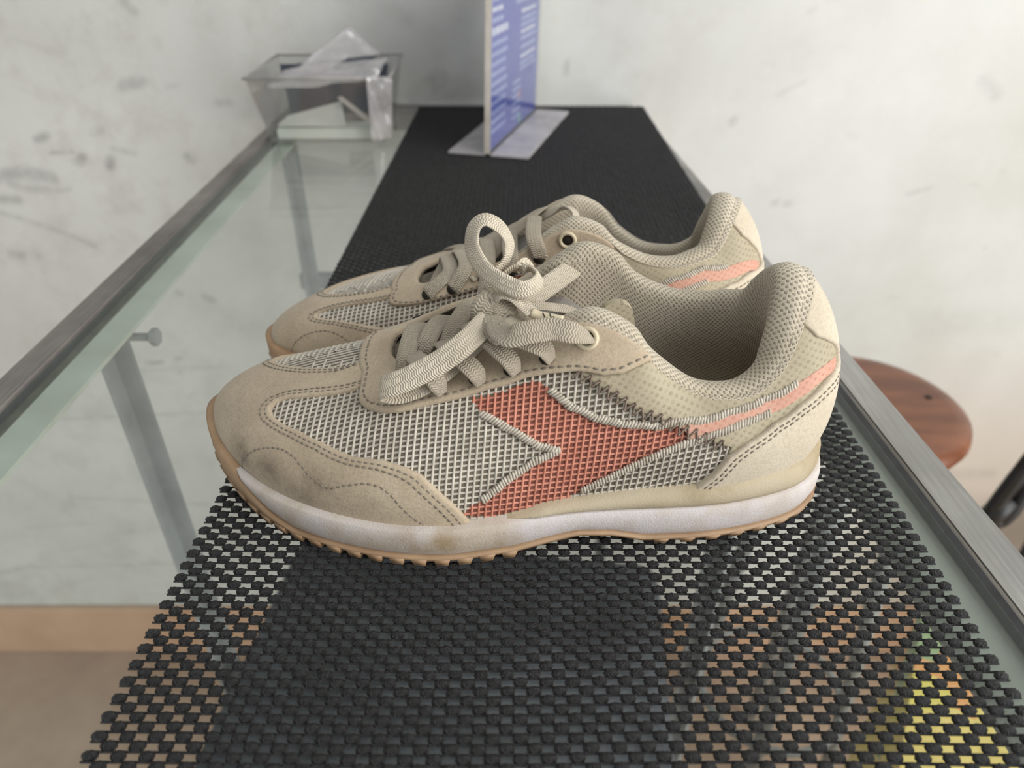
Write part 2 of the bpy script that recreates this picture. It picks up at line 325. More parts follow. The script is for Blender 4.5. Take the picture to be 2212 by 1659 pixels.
#---TABLE---
# ------------------------------------------------------------------ glass topped table
TG = .005                                                                  # glass thickness, its top is z = 0
tbl = empty('glass_table', (-.05, .45, FZ), 0, 'narrow high table with a clear glass top in a worn steel frame', 'table')
O = np.array([-.05, .45, FZ])
def tb(b, name, mat, **k):
    for V in b.V: V -= O
    return b.build(name, mat, tbl, **k)
Y0, Y1 = -.22, WY-.006
def LX(y): return -.2641-(y-.2966)*.0207
def RX(y): return .1890-(y-.1)*.0395
b = MB(); b.prism([(LX(Y0)+.0005, Y0), (RX(Y0)-.0045, Y0), (RX(Y1)-.0045, Y1), (LX(Y1)+.0005, Y1)], -TG, 0)
tb(b, 'glass_top', M['glass'], smooth=False)
def rail(xf0, xf1, z0, z1, mat, name):
    b = MB(); V = []
    for y in (Y0, Y1): V += [(xf0(y), y, z0), (xf1(y), y, z0), (xf1(y), y, z1), (xf0(y), y, z1)]
    bm = bmesh.new(); vs = [bm.verts.new(v) for v in V]
    for f in ((3, 2, 1, 0), (4, 5, 6, 7), (0, 1, 5, 4), (1, 2, 6, 5), (2, 3, 7, 6), (3, 0, 4, 7)): bm.faces.new([vs[i] for i in f])
    bmesh.ops.recalc_face_normals(bm, faces=bm.faces[:])
    bmesh.ops.bevel(bm, geom=bm.edges[:], offset=.0018, segments=3, affect='EDGES'); bm.verts.index_update()
    b.add([v.co[:] for v in bm.verts], [tuple(v.index for v in f.verts) for f in bm.faces]); bm.free()
    return tb(b, name, mat, smooth=False)
rail(lambda y: LX(y)-.0175, LX, -.030, .0022, M['steel_dark'], 'frame_rail')
rail(RX, lambda y: RX(y)+.0213-(y-.2)*.010, -.030, .0002, M['steel'], 'frame_rail')
def strip(xa, xb, z0, z1, mat, name):
    b = MB(); b.prism([(xa(Y0), Y0), (xb(Y0), Y0), (xb(Y1), Y1), (xa(Y1), Y1)], z0, z1); return tb(b, name, mat, smooth=False)
strip(lambda y: LX(y)+.0006, lambda y: LX(y)+.024, -TG-.004, -TG-.001, M['ledge_lit'], 'frame_ledge')
se = simple('stained_rail_shade', (58, 62, 52), (92, 92, 78), 60, .8)  # stains plus the rail's cast shade, painted as a dark strip
strip(lambda y: LX(y)+.0006, lambda y: LX(y)+.0055+.0010*math.sin(y*9), -TG-.0009, -TG-.0004, se, 'rail_shade_strip')
strip(lambda y: RX(y)-.029, lambda y: RX(y)-.0006, -TG-.004, -TG-.001, M['ledge'], 'frame_ledge')
strip(lambda y: RX(y)-.0042, lambda y: RX(y)-.0003, -TG, -.0006, M['gasket'], 'gasket')
strip(lambda y: LX(y)+.0001, lambda y: LX(y)+.0004, -TG, -.0006, M['gasket'], 'gasket')
b = MB(); b.box((LX(Y1)+.001, Y1-.0008, -.03), (RX(Y1)-.001, Y1+.004, .0002), 0); tb(b, 'frame_rail', M['steel_dark'], smooth=False)
def angle_leg(x, y, sx, sy):
    b = MB(); wd, th = .016, .003
    b.box(sorted_lo(x, x+sx*wd, y, y+sy*th, FZ, -TG-.004), sorted_hi(x, x+sx*wd, y, y+sy*th, FZ, -TG-.004))
    b.box(sorted_lo(x, x+sx*th, y+sy*th, y+sy*wd, FZ, -TG-.004), sorted_hi(x, x+sx*th, y+sy*th, y+sy*wd, FZ, -TG-.004))
    return tb(b, 'leg', M['iron'], smooth=False)
def sorted_lo(a, b_, c, d, e, f): return (min(a, b_), min(c, d), min(e, f))
def sorted_hi(a, b_, c, d, e, f): return (max(a, b_), max(c, d), max(e, f))
for (x, y, sx, sy) in ((-.274, .415, 1, -1), (-.270, .855, 1, -1), (.176, .415, -1, -1), (.158, .855, -1, -1)): angle_leg(x, y, sx, sy)
b = MB(); p = px(283, 728, Y=.41); b.tube([p+[-.006, 0, 0], p+[.014, 0, 0]], .0028, 10); b.tube([p+[.014, 0, 0], p+[.018, 0, 0]], .0062, 6); tb(b, 'bolt', M['iron'], smooth=False)
b = MB(); b.box((-.285, .872, -.210), (.158, .884, -.190)); tb(b, 'stretcher', M['iron'], smooth=False)
b = MB(); b.box((-.27, .395, -.62), (.175, .407, -.60)); tb(b, 'stretcher', M['iron'], smooth=False)
#---MAT---
# ------------------------------------------------------------------ woven anti-slip mat
matt = empty('anti_slip_mat', (.02, .5, 0), 0, 'black open-weave rubber anti-slip mat laid along the glass tabletop', 'mat')
MO = np.array([.02, .5, 0])
PX_, PY_ = .0089, .00318
NX = 34; MY0, MY1 = .045, WY-.010; NR = int((MY1-MY0)/PY_)
def mat_x(q, y): l = -.1307+(y-.1132)*.0095; r = .1666+(y-.1375)*.0078; return l+(r-l)*q
def bead_template(seg, rings, rs):
    V = []; F = []
    for i in range(rings+1):
        a = -.55+(math.pi/2+.55)*i/rings
        for k in range(seg):
            q = 2*math.pi*k/seg; cx, cy = math.cos(q), math.sin(q); e = .72
            sx = math.copysign(abs(cx)**e, cx); sy = math.copysign(abs(cy)**(.78), cy); ca = max(math.cos(a), .03)**.8
            n = 1+rs.uniform(-.05, .05)
            V.append((.00262*sx*ca*n, .00182*sy*ca*n*(1-.22*abs(sx)), .00112+.00142*math.sin(a)*(1+rs.uniform(-.10, .06))))
    for i in range(rings):
        for k in range(seg): F.append((i*seg+k, i*seg+(k+1) % seg, (i+1)*seg+(k+1) % seg, (i+1)*seg+k))
    F.append(tuple(range(rings*seg, rings*seg+seg)))
    return np.array(V), F
rs = np.random.RandomState(3)
beads = []
for j in range(NR):
    y = MY0+(j+.5)*PY_
    for i in range(NX):
        q = (i+.25+.5*(j % 2))/NX
        if j % 2 and i == NX-1: pass
        z_dist = y
        beads.append((mat_x(q, y)+rs.uniform(-1, 1)*.00022, y+rs.uniform(-1, 1)*.00018+.0006*math.sin(q*9+y*14), .0))
beads = np.array(beads)
c_, s_ = math.cos(PITCH), math.sin(PITCH)
dep = beads[:, 1]*c_+CAM_H*s_; uu = 1106+FPX*beads[:, 0]/dep; vv = 829.5-FPX*(beads[:, 1]*s_-CAM_H*c_)/dep
inside = np.where((uu > 20) & (uu < 2195) & (vv < 1650))[0]
near = set(inside[np.argsort(dep[inside])][:300].tolist())
TV, TF = bead_template(10, 5, rs)
rest = [i for i in range(len(beads)) if i not in near]
tv6, tf6 = bead_template(8, 4, rs)
B = beads[rest]; nb = len(B)
sc_ = 1+rs.uniform(-.07, .07, (nb, 1, 3)); VV = tv6[None]*sc_*(1+rs.uniform(-.035, .035, (nb, len(tv6), 1)))+B[:, None]
FF = []
for k in range(nb):
    o_ = k*len(tv6); FF += [tuple(i+o_ for i in f) for f in tf6]
# strands between the rows of beads
SV = []; SF = []; so = nb*len(tv6)
for j in range(NR+1):
    y = MY0+j*PY_; n = NX*4+1; q = np.linspace(.0, 1, n); xx = mat_x(q, y)
    ph = q*NX*2*math.pi; yy = y+.00045*np.sin(ph+(math.pi/2 if j % 2 else -math.pi/2))*0+.0006*np.sin(q*9+y*14)
    r = .00050
    ring = [(0, -r, .0008), (0, 0, .0008+r*1.2), (0, r, .0008), (0, 0, .0003)]
    for k in range(n): SV += [(xx[k], yy[k]+a[1], a[2]) for a in ring]
    for k in range(n-1):
        for m in range(4): SF.append((so+k*4+m, so+k*4+(m+1) % 4, so+(k+1)*4+(m+1) % 4, so+(k+1)*4+m))
    so += n*4
tag(mobj('webbing', np.concatenate([VV.reshape(-1, 3), np.array(SV)])-MO, FF+SF, M['rubber'], matt), kind='stuff')
bmesh_v = []
for k in range(4):
    V, F = bead_template(12, 6, rs); o = mobj('bead', V*[1, 1, 1], F, M['rubber']); bmesh_v.append(o.data); bpy.data.objects.remove(o)
for k, i in enumerate(sorted(near)):
    o = bpy.data.objects.new('bead', bmesh_v[k % 4]); COL.objects.link(o); o.parent = matt; o.location = beads[i]-MO
    o.rotation_euler = (0, 0, random.choice((0, math.pi))+random.uniform(-.06, .06)); o.scale = [1+random.uniform(-.06, .06) for _ in range(3)]
#---SHOE---

# ------------------------------------------------------------------ sneakers
SO = np.array([0, .245, .0024])                                            # the near shoe stands here; its toe points to -x
OUT = [(-.1385,.267),(-.1315,.2475),(-.118,.2295),(-.100,.2135),(-.080,.2025),(-.055,.1945),(-.028,.1915),(-.003,.1955),(.020,.2000),(.036,.2017),(.050,.2025),
       (.063,.2030),(.076,.2040),(.090,.2065),(.105,.211),(.1170,.2165),(.1260,.2245),(.1310,.2335),(.1328,.2445),
       (.1310,.2555),(.1260,.265),(.1170,.2745),(.105,.2800),(.090,.2830),(.076,.2840),(.063,.2835),(.050,.2825),(.036,.2820),(.020,.2825),(-.004,.2855),(-.030,.291),
       (-.058,.2950),(-.085,.2945),(-.108,.2905),(-.124,.2865),(-.1335,.281)]
OUT = np.array(OUT)-SO[:2]
RIM = np.array([(-.050,.262,.058),(-.050,.258,.058),(-.049,.2535,.058),(-.046,.249,.058),(-.040,.245,.060),(-.026,.240,.066),(-.012,.2365,.072),(.004,.232,.081),(.020,.228,.0925),
       (.031,.2245,.0965),(.044,.222,.090),(.053,.221,.0785),(.067,.219,.0680),(.080,.2185,.066),(.090,.220,.068),(.0985,.2235,.0755),(.104,.230,.089),(.1075,.238,.0990),(.1085,.2445,.1015)])
NS = 36
RIM[:, 2] += np.array([0,0,0,0,0,0,-.001,-.003,-.0035,-.005,-.005,-.0042,-.0035,-.0035,-.0035,-.003,-.002,-.0015,-.0015])
rim = np.zeros((NS, 3))
zup = np.interp(RIM[:, 0], [-.05, .02, .045, .07, .09, .104, .109], [0, .004, .008, .014, .014, .006, 0])
ycen = np.interp(RIM[:, 0], [-.05, .06, .1085], [.262, .2485, .2445])
for k in range(19): rim[k] = RIM[k]
for k in range(1, 18): rim[NS-k] = (RIM[k, 0], 2*ycen[k]-RIM[k, 1], RIM[k, 2]+zup[k])
rim[:, :2] -= SO[:2]; rim[:, 2] -= 0.0
def half(a): a = np.array(a, float); return np.concatenate([a, a[1:18][::-1]])
H1 = half([.015,.016,.018,.020,.021,.022,.022,.022,.022,.022,.020,.017,.013,.013,.014,.016,.018,.019,.019])
DZ = half([.012,.012,.012,.012,.012,.012,.013,.014,.017,.020,.019,.015,.011,.010,.011,.012,.015,.017,.018])
KK = half([.55,.55,.55,.55,.55,.52,.50,.50,.52,.58,.70,.80,.85,.85,.85,.85,.82,.80,.80])
O1 = half([.003,.003,.003,.003,.0025,.002,.002,.002,.002,.002,.002,.002,.0025,.003,.0035,.0040,.0060,.0080,.0090])
INS = half([.004,.004,.0045,.005,.005,.005,.005,.005,.005,.005,.005,.005,.005,.005,.0055,.006,.007,.008,.008])
def nrm2(C):
    T = np.roll(C, -1, 0)-np.roll(C, 1, 0); T /= np.linalg.norm(T, axis=1)[:, None]; return np.stack([-T[:, 1], T[:, 0]], 1)*-1
NO = nrm2(OUT)                                                             # outward
if (NO[6]*np.array([0, -1])).sum() < 0: NO = -NO
def zfeather(x): return np.interp(x, [-.14, -.12, -.1, -.05, 0, .02, .05, .09, .13], [.0215, .0200, .019, .018, .019, .0215, .0245, .0275, .0300])
fe = np.zeros((NS, 3)); fe[:, :2] = OUT-NO*INS[:, None]; fe[:, 2] = zfeather(OUT[:, 0])
C1 = fe.copy(); C1[:, :2] += NO*O1[:, None]; C1[:, 2] += H1
C2 = rim.copy(); C2[:, :2] += (C1[:, :2]-rim[:, :2])*KK[:, None]; C2[:, 2] -= DZ
CTL = [fe, C1, C2, rim]
def UP(t, w):
    """upper surface: t = station round the shoe (0 toe, 18 heel, 36 toe again), w = 0 at the sole, 1 at the top line"""
    t = np.asarray(t, float) % NS; w = np.asarray(w, float)[..., None]
    a, b, c, d = [ceval(C, t, True) for C in CTL]
    return a*(1-w)**3+3*b*w*(1-w)**2+3*c*w*w*(1-w)+d*w**3
def UN(t, w):
    e = 1e-3; w0, w1 = np.clip(np.asarray(w)-e*5, -.02, 1), np.clip(np.asarray(w)+e*5, 0, 1)
    n = np.cross(UP(np.asarray(t)+e*20, w)-UP(np.asarray(t)-e*20, w), UP(t, w1)-UP(t, w0)); return n/(np.linalg.norm(n, axis=-1)[..., None]+1e-12)
if UN(6., .5)[1] > 0:
    _UN = UN
    def UN(t, w): return -_UN(t, w)
# ray picking of the photographed outlines on the near shoe's own surface
_tn, _wn = 36*14, 44
_T, _W = np.meshgrid(np.arange(_tn)/14, np.linspace(0, 1, _wn), indexing='ij')
_G = UP(_T, _W).reshape(-1, 3)
_q = [(i*_wn+k, ((i+1) % _tn)*_wn+k, ((i+1) % _tn)*_wn+k+1, i*_wn+k+1) for i in range(_tn) for k in range(_wn-1)]
_BV = BVHTree.FromPolygons([Vector(p) for p in _G], _q)
def _tw(p):
    loc, n, fi, d = _BV.find_nearest(Vector(p)); i, k = divmod(fi, _wn-1)
    q0 = _G[i*_wn+k]; eu = _G[((i+1) % _tn)*_wn+k]-q0; ew = _G[i*_wn+k+1]-q0
    A = np.stack([eu, ew], 1); r = np.linalg.lstsq(A, np.array(loc)-q0, rcond=None)[0]
    t = (i+np.clip(r[0], 0, 1))/14
    if t > 30: t -= 36
    return (t, (k+np.clip(r[1], 0, 1))/(_wn-1))
_CO = np.array([0, 0, CAM_H])-SO
def pick(u, v):
    d = px(u, v, Y=1.0)-np.array([0, 0, CAM_H]); d /= np.linalg.norm(d)
    loc, n, fi, dist = _BV.ray_cast(Vector(_CO), Vector(d))
    if loc is not None: return _tw(loc)
    best = None
    for s_ in np.linspace(.2, .45, 120):
        q = _BV.find_nearest(Vector(_CO+d*s_))
        if best is None or q[3] < best[1]: best = (q[0], q[3])
    return _tw(best[0])
def pk(L): return [pick(*p) for p in L]
ST_, SW_ = .0185, .078                                                     # metres per unit of t and w, for even triangles
def dens(poly, step=.0014, closed=True):
    P = np.array(poly, float)*[ST_, SW_]; out = []
    n = len(P)
    for i in range(n if closed else n-1):
        a, b = P[i], P[(i+1) % n]; m = max(1, int(np.linalg.norm(b-a)/step))
        for k in range(m): out.append(a+(b-a)*k/m)
    if not closed: out.append(P[-1])
    return np.array(out)
def rnd(poly, n=4):
    """smooth a closed outline of (t, w) points"""
    return [tuple(p) for p in crom(poly, n, True)]
def inside_poly(Q, P):
    x, y = Q[:, 0][:, None], Q[:, 1][:, None]; x0, y0 = P[:, 0][None], P[:, 1][None]; x1, y1 = np.roll(P[:, 0], -1)[None], np.roll(P[:, 1], -1)[None]
    with np.errstate(divide='ignore', invalid='ignore'):
        c = ((y0 > y) != (y1 > y)) & (x < (x1-x0)*(y-y0)/(y1-y0)+x0)
    return c.sum(1) % 2 == 1
def segdist(Q, P):
    A = P; B = np.roll(P, -1, 0); D = B-A; L = (D**2).sum(1)+1e-15; out = np.full(len(Q), 9.)
    for a, d, l in zip(A, D, L):
        t = np.clip(((Q-a)@d)/l, 0, 1); out = np.minimum(out, np.hypot(*(Q-a-t[:, None]*d).T))
    return out
class Shoe:
    def __init__(s, root, my): s.root = root; s.my = my
    def put(s, name, V, F, mat, kind=None, label=None, parent=None, uv=None, attrs=None, smooth=True, fmat=None):
        V = np.array(V, float).reshape(-1, 3)
        if s.my < 0: V = V*[1, -1, 1]; F = [tuple(f)[::-1] for f in F]
        o = mobj(name, V, F, mat, parent or s.root, uv=uv, attrs=attrs, smooth=smooth, fmat=fmat); tag(o, label=label, kind=kind); return o
def dirt_at(P, blobs):
    d = np.zeros(len(P))
    for (c, r, a) in blobs: d = np.maximum(d, a*np.exp(-(((P-np.array(c))/np.array(r))**2).sum(1)))
    return d
PANEL = {}
def panel_geo(poly, off, th, cell=.0032, rad=.0011):
    """a flat-cut piece laid on the upper: top face with a rounded edge, plus a skirt down to the upper"""
    P = dens(poly)
    if ((P[:, 0]*np.roll(P[:, 1], -1)-np.roll(P[:, 0], -1)*P[:, 1]).sum()) < 0: P = P[::-1]
    n = len(P); T = np.roll(P, -1, 0)-np.roll(P, 1, 0); T /= np.linalg.norm(T, axis=1)[:, None]+1e-12; N = np.stack([-T[:, 1], T[:, 0]], 1)
    pts = [P]
    for r in (rad*.35, rad, rad*2): 
        q = P+N*r; q = q[inside_poly(q, P)]; q = q[segdist(q, P) > r*.8]; pts.append(q)
    lo, hi = P.min(0), P.max(0); gx, gy = np.meshgrid(np.arange(lo[0], hi[0], cell), np.arange(lo[1], hi[1], cell)); g = np.stack([gx.ravel(), gy.ravel()], 1)
    g = g[inside_poly(g, P)]; g = g[segdist(g, P) > rad*2.6]; pts.append(g)
    Q = np.concatenate(pts)
    vs, es, fs, ov, oe, of = delaunay_2d_cdt([Vector(q) for q in Q], [(i, (i+1) % n) for i in range(n)], [], 1, 1e-7)
    A = np.array([v[:] for v in vs]); d = segdist(A, P); h = np.sqrt(np.clip(1-(1-np.clip(d/rad, 0, 1))**2, 0, 1))
    t, w_ = A[:, 0]/ST_, np.clip(A[:, 1]/SW_, 0, 1)
    B = UP(t, w_); Nn = UN(t, w_); V = B+Nn*(off+th*(.35+.65*h))[:, None]
    F = [tuple(f) for f in fs]
    a = Vector(V[F[0][1]]-V[F[0][0]]).cross(Vector(V[F[0][2]]-V[F[0][0]]))
    if a.dot(Vector(Nn[F[0][0]])) < 0: F = [f[::-1] for f in F]
    # skirt
    bd = [k for k in range(len(A)) if d[k] < 1e-7]; order = {}
    ed = {}
    for f in F:
        for k in range(3): ed[(f[k], f[(k+1) % 3])] = ed.get((f[k], f[(k+1) % 3]), 0)+1
    m = {}; V2 = list(V)
    for (i, j) in list(ed):
        if (j, i) not in ed:
            for k in (i, j):
                if k not in m: m[k] = len(V2); V2.append(B[k]+Nn[k]*(off-.0006))
            F.append((j, i, m[i], m[j]))
    return np.array(V2), F
def capsules(segs, r, flat=.7):
    """small stitches: (a, b, normal) each"""
    V = []; F = []; n = 0
    for a, b, N in segs:
        a, b, N = np.array(a), np.array(b), np.array(N); T = b-a; L = np.linalg.norm(T)+1e-9; T = T/L; S = np.cross(T, N); S /= np.linalg.norm(S)+1e-9; N = np.cross(S, T)
        for q, rr, hh in ((0, .35, .0), (.18, 1, .8), (.82, 1, .8), (1, .35, .0)):
            c = a+T*L*q+N*r*flat*hh*.5
            for x, y in ((1, 0), (.5, .9), (-.5, .9), (-1, 0), (0, -.8)): V.append(c+S*r*rr*x+N*r*flat*rr*y)
        for i in range(3):
            for k in range(5): F.append((n+i*5+k, n+i*5+(k+1) % 5, n+(i+1)*5+(k+1) % 5, n+(i+1)*5+k))
        F += [(n+4, n+3, n+2, n+1, n), (n+15, n+16, n+17, n+18, n+19)]; n += 20
    return V, F
def along(line, step, off):
    """evenly spaced points with normals along a (t, w) line"""
    D = dens(line, .0006, False); t, w_ = D[:, 0]/ST_, np.clip(D[:, 1]/SW_, 0, 1); P = UP(t, w_); N = UN(t, w_); P = P+N*off
    s_ = np.concatenate([[0], np.cumsum(np.linalg.norm(np.diff(P, axis=0), axis=1))]); q = np.arange(0, s_[-1], step)
    return np.stack([np.interp(q, s_, P[:, k]) for k in range(3)], 1), np.stack([np.interp(q, s_, N[:, k]) for k in range(3)], 1)
def run_stitch(line, off, pitch=.0027, gap=.28, r=.00034):
    P, N = along(line, pitch, off); return capsules([(P[i], P[i]+(P[i+1]-P[i])*(1-gap), N[i]) for i in range(len(P)-1)], r)
def satin(line, off, width=.0034, pitch=.00115, r=.00062, slant=.35):
    P, N = along(line, pitch, off); rr = np.random.RandomState(2); segs = []
    for i in range(len(P)-1):
        T = P[i+1]-P[i]; T /= np.linalg.norm(T)+1e-9; S = np.cross(N[i], T); wv = width*rr.uniform(.42, .56); wv2 = width*rr.uniform(.42, .56)
        segs.append((P[i]-S*wv-T*slant*width*.5, P[i]+S*wv2+T*slant*width*.5, N[i]))
    return capsules(segs, r, 1.1)
def zigzag(line, off, width=.0042, pitch=.0019, r=.00042):
    P, N = along(line, pitch, off); segs = []
    Q = []
    for i in range(len(P)-1):
        T = P[i+1]-P[i]; T /= np.linalg.norm(T)+1e-9; S = np.cross(N[i], T); Q.append(P[i]+S*width*(.5 if i % 2 else -.5)+N[i]*.0003)
    for i in range(len(Q)-1): segs.append((Q[i], Q[i+1], N[i]))
    for i in range(0, len(Q)-1): segs.append((Q[i]-(P[i+1]-P[i])*.3, Q[i]+(P[i+1]-P[i])*.4, N[i]))
    return capsules(segs, r, 1.)
def mir(L): return [(-t, w_) for t, w_ in L]
def join(*gs):
    V = []; F = []; n = 0
    for v, f in gs:
        v = np.asarray(v, float).reshape(-1, 3); V.append(v); F += [tuple(i+n for i in q) for q in f]; n += len(v)
    return np.concatenate(V), F
# outlines read on the near shoe
P_guard = pk([(1012,1130),(1000,1107),(977,1084),(944,1055),(912,1025),(879,1009),(830,994),(765,986),(700,957),(651,934),(616,918),(593,902),(588,885),(600,872),(622,864),(668,860),(733,854),(765,846),(790,836)])
G_lat = P_guard
G_med = [(-P_guard[k][0], P_guard[k][1]) for k in range(0, 13)]+[(-.9, .50), (-.35, .58), (.05, .635), (.55, .712), (.97, .78), (1.35, .835), (1.38, .90)]
guard = [(G_lat[0][0]+.05, -.02)]+G_lat[1:]+[(2.7, .96), (1.5, .96)]+G_med[::-1][:-1]+[(G_med[0][0]-.05, -.02)]
P_eye = [(0, .895), (1.1, .89)]+pk([(787,812),(783,840),(782,876),(795,887),(824,894),(863,894),(928,877),(993,863),(1058,842),(1140,816),(1213,805),(1247,801),(1304,810),(1342,806),(1400,779)])
eye_out = P_eye
def rim_t(x): return float(np.interp(x, rim[4:19, 0], np.arange(4, 19)))
e_end = rim_t(.046)
eye_lat = eye_out+[(e_end+.1, .90), (e_end-.4, .94), (8.6, .945), (7.6, .965)]
eye_in = [(t, .995) for t in np.linspace(7.2, .6, 14)]
P_ctr = pk([(1494,1050),(1532,1023),(1570,981),(1608,954),(1665,913),(1722,871),(1760,837),(1790,803),(1803,775)])
ctr_l = [(P_ctr[0][0]-.05, -.02)]+P_ctr
counter = ctr_l+[(18, ctr_l[-1][1]+.01)]+[(36-t, w_) for t, w_ in ctr_l[::-1]]
P_tab = pk([(1757,728),(1782,738),(1800,765)])
tab = [(P_tab[0][0]-.1, .97)]+P_tab+[(36-t, w_) for t, w_ in P_tab[::-1]]+[(36-P_tab[0][0]+.1, .97)]
P_zig = pk([(1243,802),(1285,829),(1342,863),(1380,890),(1437,909),(1467,924),(1513,941),(1551,958),(1577,964)])
zig = P_zig
quarter = zig+[P_ctr[2], P_ctr[4], P_ctr[6], P_ctr[8], (P_tab[2][0]+.15, P_tab[2][1]+.05), (P_tab[0][0], .96), (14, .965), (13, .965), (12, .965), (11.2, .95), P_eye[-1], P_eye[-2], P_eye[-3]]
P_logo_top = pk([(1015,862),(1156,822),(1190,844),(1228,875),(1285,901),(1342,915),(1418,918),(1494,911)])
P_logo_bot = pk([(1515,942),(1494,951),(1399,989),(1342,1015),(1289,1040),(1258,1055),(1213,1083),(1130,1104),(1053,1119),(1000,1112),(1010,1096),(1034,1084),(1095,1034),(1152,996),(1207,972),(1163,962),(1114,932),(1076,913),(1042,894)])
logo = P_logo_top+P_logo_bot
P_pale = pk([(1470,920),(1500,910),(1570,892),(1646,863),(1722,824),(1770,792),(1798,770),(1797,796),(1760,830),(1722,858),(1665,890),(1608,912),(1532,938),(1494,951)])
L_s1 = pk([(1042,894),(1076,913),(1114,932),(1163,962),(1209,972)]); L_s2 = pk([(1207,971),(1152,996),(1095,1034),(1034,1084)])
L_s3 = pk([(1190,843),(1228,875),(1285,901),(1342,914),(1418,919),(1500,908),(1570,891),(1646,862),(1724,820)]); L_s4 = pk([(1256,1056),(1289,1041),(1342,1015),(1399,989),(1460,963),(1532,938),(1608,910),(1667,884)])
L_wave = pk([(524,1012),(535,988),(560,972),(590,968),(620,973),(645,990),(665,1014),(690,1040),(715,1053),(745,1047),(790,1042),(820,1046),(845,1062),(875,1095),(905,1120),(930,1137)])
def inset_line(L, d):
    D = dens(L, .0014, False); T = np.gradient(D, axis=0); T /= np.linalg.norm(T, axis=1)[:, None]+1e-12
    Q = D+np.stack([-T[:, 1], T[:, 0]], 1)*d; return [(q[0]/ST_, q[1]/SW_) for q in Q]
PANELS = [  # name, outlines, offset, thickness, material, label
    ('toe_guard', [guard], .0002, .0017, 'suede', 'beige suede toe guard with dark scuffs'),
    ('quarter_panel', [quarter], .0006, .0006, 'ripstop', 'thin beige checkered fabric at the rear side'),
    ('stripe_overlay', [P_pale], .0012, .00025, 'ripstop_coral', 'pale coral end of the stripe'),
    ('heel_counter', [counter], .0010, .0018, 'suede_light', 'pale suede heel counter'),
    ('heel_tab', [tab], .0012, .0013, 'suede_light', 'pale suede patch at the top of the heel'),
]
_et = [(10.25, .962), (9.7, .968), (9.0, .966), (8.2, .975)]
eyestay = eye_out+_et+eye_in+[(-t, w_) for t, w_ in (_et+eye_in)[::-1]]+[(-t, w_) for t, w_ in eye_out[:0:-1]]
PANELS.insert(2, ('eyestay', [eyestay], .0010, .0018, 'suede', None))
GEO = {}
for nm, polys, off, th, mt, lb in PANELS:
    gs = [panel_geo(p, off, th) for p in polys]; GEO[nm] = join(*gs)
for nm, p in (('quarter_panel', quarter), ('stripe_overlay', P_pale)): GEO[nm+'*'] = panel_geo(mir(p), .0006 if nm[0] == 'q' else .0012, .0006 if nm[0] == 'q' else .00025)
GEO_FAR = dict(GEO); GEO_FAR['toe_guard'] = panel_geo(mir(guard), .0002, .0017)
DIRT = [((-.098, -.036, .028), (.010, .02, .006), .75), ((-.083, -.043, .023), (.012, .02, .006), .55), ((-.074, -.044, .031), (.010, .02, .006), .6), ((-.112, -.022, .027), (.008, .02, .006), .7), ((-.06, -.047, .026), (.012, .02, .006), .3), ((-.12, -.01, .04), (.012, .03, .01), .3)]
HOLES = pk([(885,852),(950,838),(1035,818),(1110,796),(1187,768)]); EYE = pick(1270,730)
